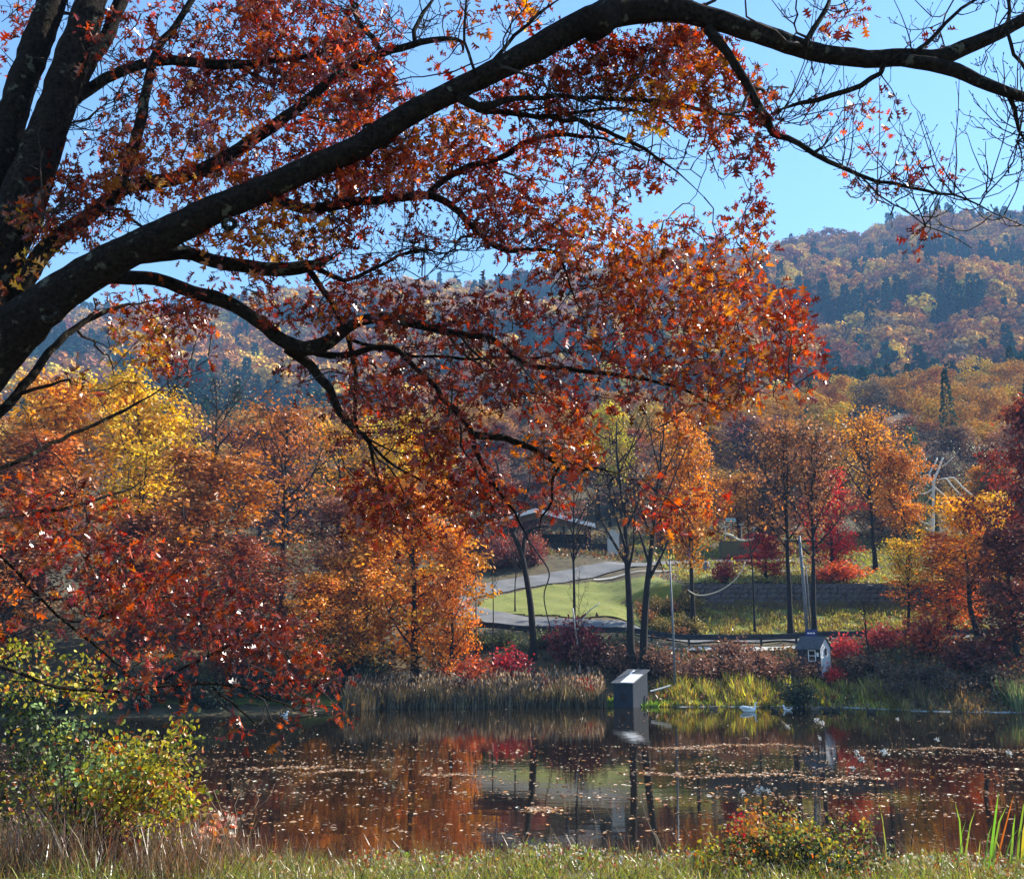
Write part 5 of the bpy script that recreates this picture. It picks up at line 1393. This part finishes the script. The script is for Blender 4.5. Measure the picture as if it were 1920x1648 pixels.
# knots where limbs were lost
for (a, b, Y, s) in ((92, 588, 8.75, 16), (430, 420, 8.55, 12), (690, 240, 8.55, 9)):
    c0 = P(a, b, Y - s / FPX * Y * 1.6) - O0; R = s / FPX * Y
    ang = np.linspace(0, 2 * math.pi, 13)
    ring = c0 + np.stack((np.cos(ang) * R, 0 * ang, np.sin(ang) * R * .8), -1)
    MB().tube(ring, np.full(13, R * .38), 6, .1).obj('knot', M['oak_bark'], oak, True)
S = np.concatenate(sk); SR = np.concatenate(skr)
# crooked side branches off the traced wood
twv = MB()
side_p, side_r = [], []
for (name, p, r), q, rr in zip(BR, sk, skr):
    if name == 'trunk': continue
    for _ in range(int(len(q) * (.16 if name == 'branch' else .05))):
        j = int(rng.uniform(.15, .97) * (len(q) - 1)); t = unit(q[min(j + 1, len(q) - 1)] - q[max(j - 1, 0)])
        d = unit(t * .7 + rng.normal(0, 1, 3) * (.8, .9, .7) + (0, .15, -.05)); Ln = rng.uniform(.45, 1.25); k = 9
        steps = d * (Ln / k) + rng.normal(0, .035, (k, 3)) + np.linspace(0, 1, k)[:, None] * rng.normal(0, .05, 3)
        w = q[j] + np.concatenate((np.zeros((1, 3)), np.cumsum(steps, 0)))
        r1 = min(.021, max(.008, rr[j] * .5)); wr = np.linspace(r1, .004, k + 1)
        twv.tube(w - O0, wr, 5); side_p.append(w[1:]); side_r.append(wr[1:])
S = np.concatenate([S] + side_p); SR = np.concatenate([SR] + side_r)
inframe = (S[:, 0] / S[:, 1] > -.62)
S, SR = S[inframe], SR[inframe]

# foliage: (px, py, rx, ry, clusters per 10^4 px^2 weight, tone)  tone: r red, o orange, d dark, g gold
FO = [(330, 90, 110, 90, .5, 'r'), (560, 70, 130, 90, 1.5, 'r'), (640, 150, 100, 70, 1.4, 'r'), (450, 60, 80, 70, .9, 'r'), (430, 220, 110, 60, .9, 'o'), (330, 300, 120, 70, 1.1, 'o'), (200, 310, 80, 70, .7, 'r'), (30, 60, 40, 80, .5, 'r'),
 (130, 400, 100, 60, 1.0, 'r'), (50, 450, 60, 50, 1.2, 'g'), (20, 520, 35, 30, 1.0, 'o'), (450, 350, 140, 50, 1.0, 'r'), (620, 250, 100, 60, 1.2, 'r'), (700, 185, 50, 50, 1.0, 'r'), (555, 430, 70, 60, 1.1, 'g'), (430, 430, 100, 45, .9, 'o'), (640, 340, 90, 50, 1.0, 'r'),
 (720, 330, 100, 60, 1.2, 'r'), (850, 250, 80, 60, 1.1, 'o'), (790, 300, 80, 60, 1.2, 'o'), (950, 330, 90, 60, 1.1, 'r'), (880, 370, 80, 50, .8, 'd'), (1000, 170, 110, 60, 1.0, 'd'), (1110, 120, 120, 70, 1.8, 'd'), (1240, 120, 120, 80, 2.2, 'o'),
 (1330, 180, 100, 70, 2.0, 'o'), (1200, 200, 90, 50, 1.2, 'g'), (1290, 90, 90, 60, 1.8, 'd'), (1390, 270, 70, 50, 1.4, 'd'), (1060, 270, 110, 50, .9, 'r'), (1140, 330, 90, 50, 1.2, 'd'), (1210, 340, 60, 50, .9, 'd'), (960, 20, 60, 40, .6, 'o'), (940, 390, 60, 50, .8, 'd'),
 (640, 450, 90, 60, .7, 'd'), (740, 440, 90, 50, .5, 'd'), (980, 430, 110, 55, 1.1, 'd'), (1080, 430, 110, 60, 1.6, 'o'), (1150, 470, 110, 60, 1.8, 'o'), (1280, 470, 100, 55, 1.9, 'o'), (1390, 390, 45, 50, 1.1, 'd'), (1395, 460, 50, 50, 1.5, 'o'),
 (1230, 550, 140, 60, 2.2, 'o'), (1370, 560, 90, 60, 2.0, 'o'), (1450, 600, 70, 60, 2.1, 'r'), (1500, 680, 45, 65, 2.1, 'r'), (1350, 660, 120, 70, 2.2, 'o'), (1180, 650, 120, 60, 1.8, 'r'), (1050, 560, 100, 60, 1.4, 'd'), (1410, 735, 90, 35, 1.4, 'o'), (1330, 785, 70, 35, 1.2, 'o'),
 (1470, 560, 40, 40, 1.4, 'r'), (1080, 750, 100, 60, 1.4, 'r'), (960, 710, 100, 60, 2.0, 'd'), (820, 620, 100, 60, 1.8, 'd'), (930, 590, 90, 50, 1.2, 'd'), (700, 560, 90, 50, 1.4, 'r'), (560, 560, 100, 40, 1.2, 'r'), (470, 525, 60, 30, 1.0, 'r'), (610, 610, 60, 40, .9, 'o'), (1250, 720, 90, 50, 1.1, 'r'),
 (330, 580, 80, 50, 1.4, 'r'), (265, 640, 65, 50, 1.4, 'g'), (330, 650, 60, 50, 1.2, 'r'), (230, 580, 50, 35, 1.0, 'r'), (345, 690, 35, 25, 1.0, 'd'), (545, 700, 30, 35, .9, 'd'), (700, 710, 70, 70, 1.7, 'r'), (800, 750, 80, 70, 2.0, 'd'), (850, 850, 90, 60, 2.3, 's'), (760, 930, 120, 50, 2.6, 's'),
 (900, 950, 80, 50, 2.3, 's'), (770, 990, 80, 30, 1.3, 's'), (700, 960, 60, 40, 1.4, 's'), (1050, 840, 80, 50, 1.2, 'o'), (1035, 920, 45, 55, 1.2, 's'), (1085, 850, 50, 40, 1.1, 'o'), (1230, 950, 60, 45, 1.3, 's'), (1310, 960, 40, 40, 1.2, 's'), (930, 985, 60, 22, .9, 's'),
 (640, 800, 40, 50, .7, 'd'), (100, 940, 100, 45, 1.3, 's'), (190, 1000, 110, 60, 1.5, 's'), (250, 1080, 90, 70, 1.8, 's'), (60, 1020, 80, 50, 1.4, 's'), (200, 1150, 90, 60, 1.6, 's'), (390, 1110, 120, 70, 1.5, 'd'), (420, 1180, 120, 60, 2.1, 'd'), (520, 1220, 110, 60, 2.3, 'd'), (260, 1240, 80, 50, 1.5, 's'),
 (590, 1280, 65, 45, 1.8, 'd'), (645, 1330, 35, 28, 1.4, 's'), (490, 1372, 65, 18, 1.3, 's'), (250, 1315, 55, 35, 1.1, 's'), (20, 1150, 35, 35, 1.6, 's'), (430, 1275, 90, 30, .9, 'd'), (340, 1290, 50, 25, .8, 's'), (60, 1090, 60, 40, 1.0, 's'), (130, 700, 60, 20, .5, 'o'), (200, 740, 50, 25, .4, 'o'), (15, 640, 18, 60, .6, 'o'),
 (250, 60, 90, 60, .5, 'r'), (300, 200, 110, 60, .7, 'r'), (110, 330, 80, 60, .6, 'd'), (480, 150, 110, 50, .9, 'd'), (690, 70, 60, 60, .6, 'r'), (560, 300, 90, 50, .7, 'd'), (380, 160, 60, 50, .7, 'd'), (500, 20, 90, 40, 1.0, 'd'), (1530, 60, 80, 50, .22, 'r'), (1590, 40, 50, 40, .45, 'o'), (1580, 220, 110, 35, .30, 'r'), (1560, 300, 110, 50, .22, 'd'), (1650, 320, 60, 30, .25, 'r'), (1740, 450, 35, 12, .8, 'd'), (1650, 180, 60, 40, .2, 'd'), (1620, 350, 30, 25, .5, 'd'), (1800, 330, 70, 50, .07, 'd'), (1740, 60, 60, 50, .12, 'd'), (900, 30, 40, 40, .4, 'o'), (820, 110, 30, 20, .3, 'r'), (1430, 230, 40, 50, 1.2, 'd')]
TONE = {'r': [(.34, .04, .018), (.44, .07, .02), (.22, .022, .014), (.46, .11, .025), (.16, .018, .013)], 'o': [(.44, .085, .02), (.52, .15, .028), (.32, .045, .016), (.22, .028, .014), (.55, .2, .03)],
        'd': [(.17, .02, .013), (.24, .035, .016), (.30, .055, .02), (.12, .018, .015)], 'g': [(.55, .26, .035), (.58, .33, .05), (.46, .12, .025)], 's': [(.40, .045, .02), (.46, .09, .028), (.26, .025, .016), (.16, .018, .013), (.5, .15, .04)]}
cl_p, cl_t = [], []
for (px, py, rx, ry, w, t) in FO:
    k = max(2, int(w * rx * ry * 4 / 1e4 * (7.0 if py > 880 and px < 670 else 19.0 if py < 560 and px < 1020 else 12.0 if px < 1120 else 9.5)))
    a = rng.uniform(0, 2 * math.pi, k); r = np.sqrt(rng.random(k)) * rng.uniform(.8, 1.15, k)
    cpx, cpy = px + np.cos(a) * r * rx, py + np.sin(a) * r * ry
    for u, v in zip(cpx, cpy):
        # depth of the closest branch in the view, plus scatter
        q = P(u, v, 9.8)
        dd = (S[:, 0] / S[:, 1] - q[0] / q[1]) ** 2 + ((S[:, 2] - EYE) / S[:, 1] - (q[2] - EYE) / q[1]) ** 2
        Yb = S[np.argmin(dd), 1]
        cl_p.append(P(u, v, Yb + (rng.normal(-.1, .5) if py > 880 and px < 700 else max(rng.normal(.12, .5), (8.95 if px < 1250 else 8.72) - Yb)))); cl_t.append(t)
cl_p = np.array(cl_p)
# grow twigs from the nearest wood to every cluster
NODE = [S]; node_arr = np.concatenate((S, np.zeros((len(cl_p) * 5, 3)))); nn = len(S)
d0 = np.array([np.min(np.sum((S - c) ** 2, 1)) for c in cl_p])
for i in np.argsort(d0):
    c = cl_p[i]
    dd = np.sum((node_arr[:nn] - c) ** 2, 1); j = int(np.argmin(dd)); s = node_arr[j]; L = math.sqrt(dd[j])
    if L < .03: continue
    m1 = s + (c - s) * .35 + rng.normal(0, .06 * L, 3) + (0, 0, .06 * L); m2 = s + (c - s) * .7 + rng.normal(0, .06 * L, 3) + (0, 0, .03 * L)
    r0 = min(.016, .005 + .008 * L)
    q = np.array((s, m1, m2, c))
    twv.tube(q - O0, np.array((r0, r0 * .8, r0 * .65, .0035)), 4)
    node_arr[nn:nn + 3] = q[1:]; nn += 3
# bare upturned sprays along the thin branches of the open side
def sprays(pts, n, length, up=.75):
    for _ in range(n):
        s = pts[rng.integers(len(pts))]; d = unit(rng.normal(0, 1, 3) * (1, .6, .5) + (0.35, 0, 0)); L = length * rng.uniform(.5, 1.3)
        t = np.linspace(0, 1, 6)[:, None]
        q = s + d * L * t + np.array((0, 0, 1)) * (up * L * t ** 2.2) + np.cumsum(rng.normal(0, .012, (6, 3)), 0)
        twv.tube(q - O0, np.linspace(.0075, .003, 6), 4)
        for k in range(rng.integers(3, 7)):
            b = q[rng.integers(1, 6)]; e = b + unit(rng.normal(0, .5, 3) + (d * .5) + (0, 0, .9)) * L * rng.uniform(.15, .4)
            m = (b + e) / 2 + np.array((d[0], d[1], -.2)) * .06 * L
            twv.tube(np.array((b, m, e)) - O0, np.array((.004, .0034, .0028)), 3)
            twv.tube(np.array((e, e + unit(e - m) * .018)) - O0, np.array((.0065, .003)), 4)
def near_px(x0, x1, y0, y1, thin=.035):
    px = S[:, 0] / S[:, 1]; c_, s_ = math.cos(PITCH), math.sin(PITCH)
    fy = S[:, 1] * c_ + (S[:, 2] - EYE) * s_; fz = -S[:, 1] * s_ + (S[:, 2] - EYE) * c_
    u, v = CX + FPX * S[:, 0] / fy, CY - FPX * fz / fy
    return S[(u > x0) & (u < x1) & (v > y0) & (v < y1) & (SR < thin)]
for args, n, L in (((1450, 1930, 180, 440), 85, .55), ((1480, 1930, -40, 130), 34, .5), ((640, 900, -60, 110), 30, .45), ((1860, 1930, 150, 300), 10, .45), ((200, 700, 60, 200), 30, .5), ((860, 1080, -50, 120), 12, .4)):
    pts_ = near_px(*args)
    if len(pts_): sprays(pts_, n, L)
for args, n, L in (((1080, 1460, 190, 380), 40, .45), ((600, 1000, 440, 560), 40, .5), ((300, 700, 550, 900), 18, .45), ((0, 720, 0, 520), 230, .55), ((420, 1120, 180, 560), 90, .5), ((700, 1100, 650, 1020), 30, .5), ((0, 700, 1000, 1400), 20, .5)):
    pts_ = near_px(*args)
    if len(pts_): sprays(pts_, n, L, .1)
tag(twv.obj('twigs', M['twig'], oak, True), kind='stuff')
# leaves
C, D, Nn, cc = [], [], [], []
for c, t in zip(cl_p, cl_t):
    k = int(rng.integers(5, 16))
    off = rng.normal(0, .055, (k, 3)); C.append(c + off)
    D.append(unit(unit(off) + rng.normal(0, .25, (k, 3)) + (0, 0, -.25))); Nn.append(rnd_dirs(k, .35))
    pal_ = np.array(TONE[t]); cc.append(pal_[rng.integers(len(pal_), size=k)] * np.exp(rng.normal(0, .38, (k, 1))) * .72 * math.exp(rng.normal(0, .3)))
C, D, Nn, cc = map(np.concatenate, (C, D, Nn, cc))
n = len(C)
L = np.clip(.10 * np.exp(rng.normal(0, .33, n)), .04, .19); Wd = L * rng.uniform(.7, 1.1, n)
vis = np.abs(C[:, 0] / C[:, 1]) < .5
order = np.argsort(np.where(vis, C[:, 1], 99) - L * 10); sing, rest = order[:300], order[300:]
for i in sing:
    V, F = leafset(np.zeros((1, 3)), D[i:i+1], Nn[i:i+1], L[i:i+1], Wd[i:i+1], *OAK)
    obj('leaf', mesh('leaf', V, F, M['oak_leaf'], np.clip(cc[i], 0, .9)), oak, C[i] - O0)
fol = MB()
pick3 = rng.integers(3, size=len(rest))
for sel, tm in ((rest[pick3 == 0], OAK), (rest[pick3 == 1], OAK2), (rest[pick3 == 2], OAK3)):
    V, F = leafset(C[sel] - O0, D[sel], Nn[sel], L[sel], Wd[sel], *tm)
    fol.add(V, F, np.repeat(np.clip(cc[sel], 0, .9), 16, 0))
tag(fol.obj('foliage', M['oak_leaf'], oak), kind='stuff')
print('oak clusters', len(cl_p), 'leaves', n)

# ------------------------------------------------------------------ air
hb = MB().box(-1250, 1250, -60, 1560, -2.5, 510)
m, nt, out = new_mat('haze')
pv_ = N_(nt, 'ShaderNodeVolumePrincipled', Density=0.00023, Anisotropy=0.0)
pv_.inputs['Color'].default_value = (.28, .56, 1.0, 1)
nt.links.new(pv_.outputs[0], out.inputs['Volume'])
tag(hb.obj('haze', m), 'thin blue autumn haze in the air', 'haze', kind='stuff')
print('tris', sum(len(p.loop_triangles) if not p.calc_loop_triangles() else 0 for p in bpy.data.meshes), 'objects', len(bpy.data.objects))
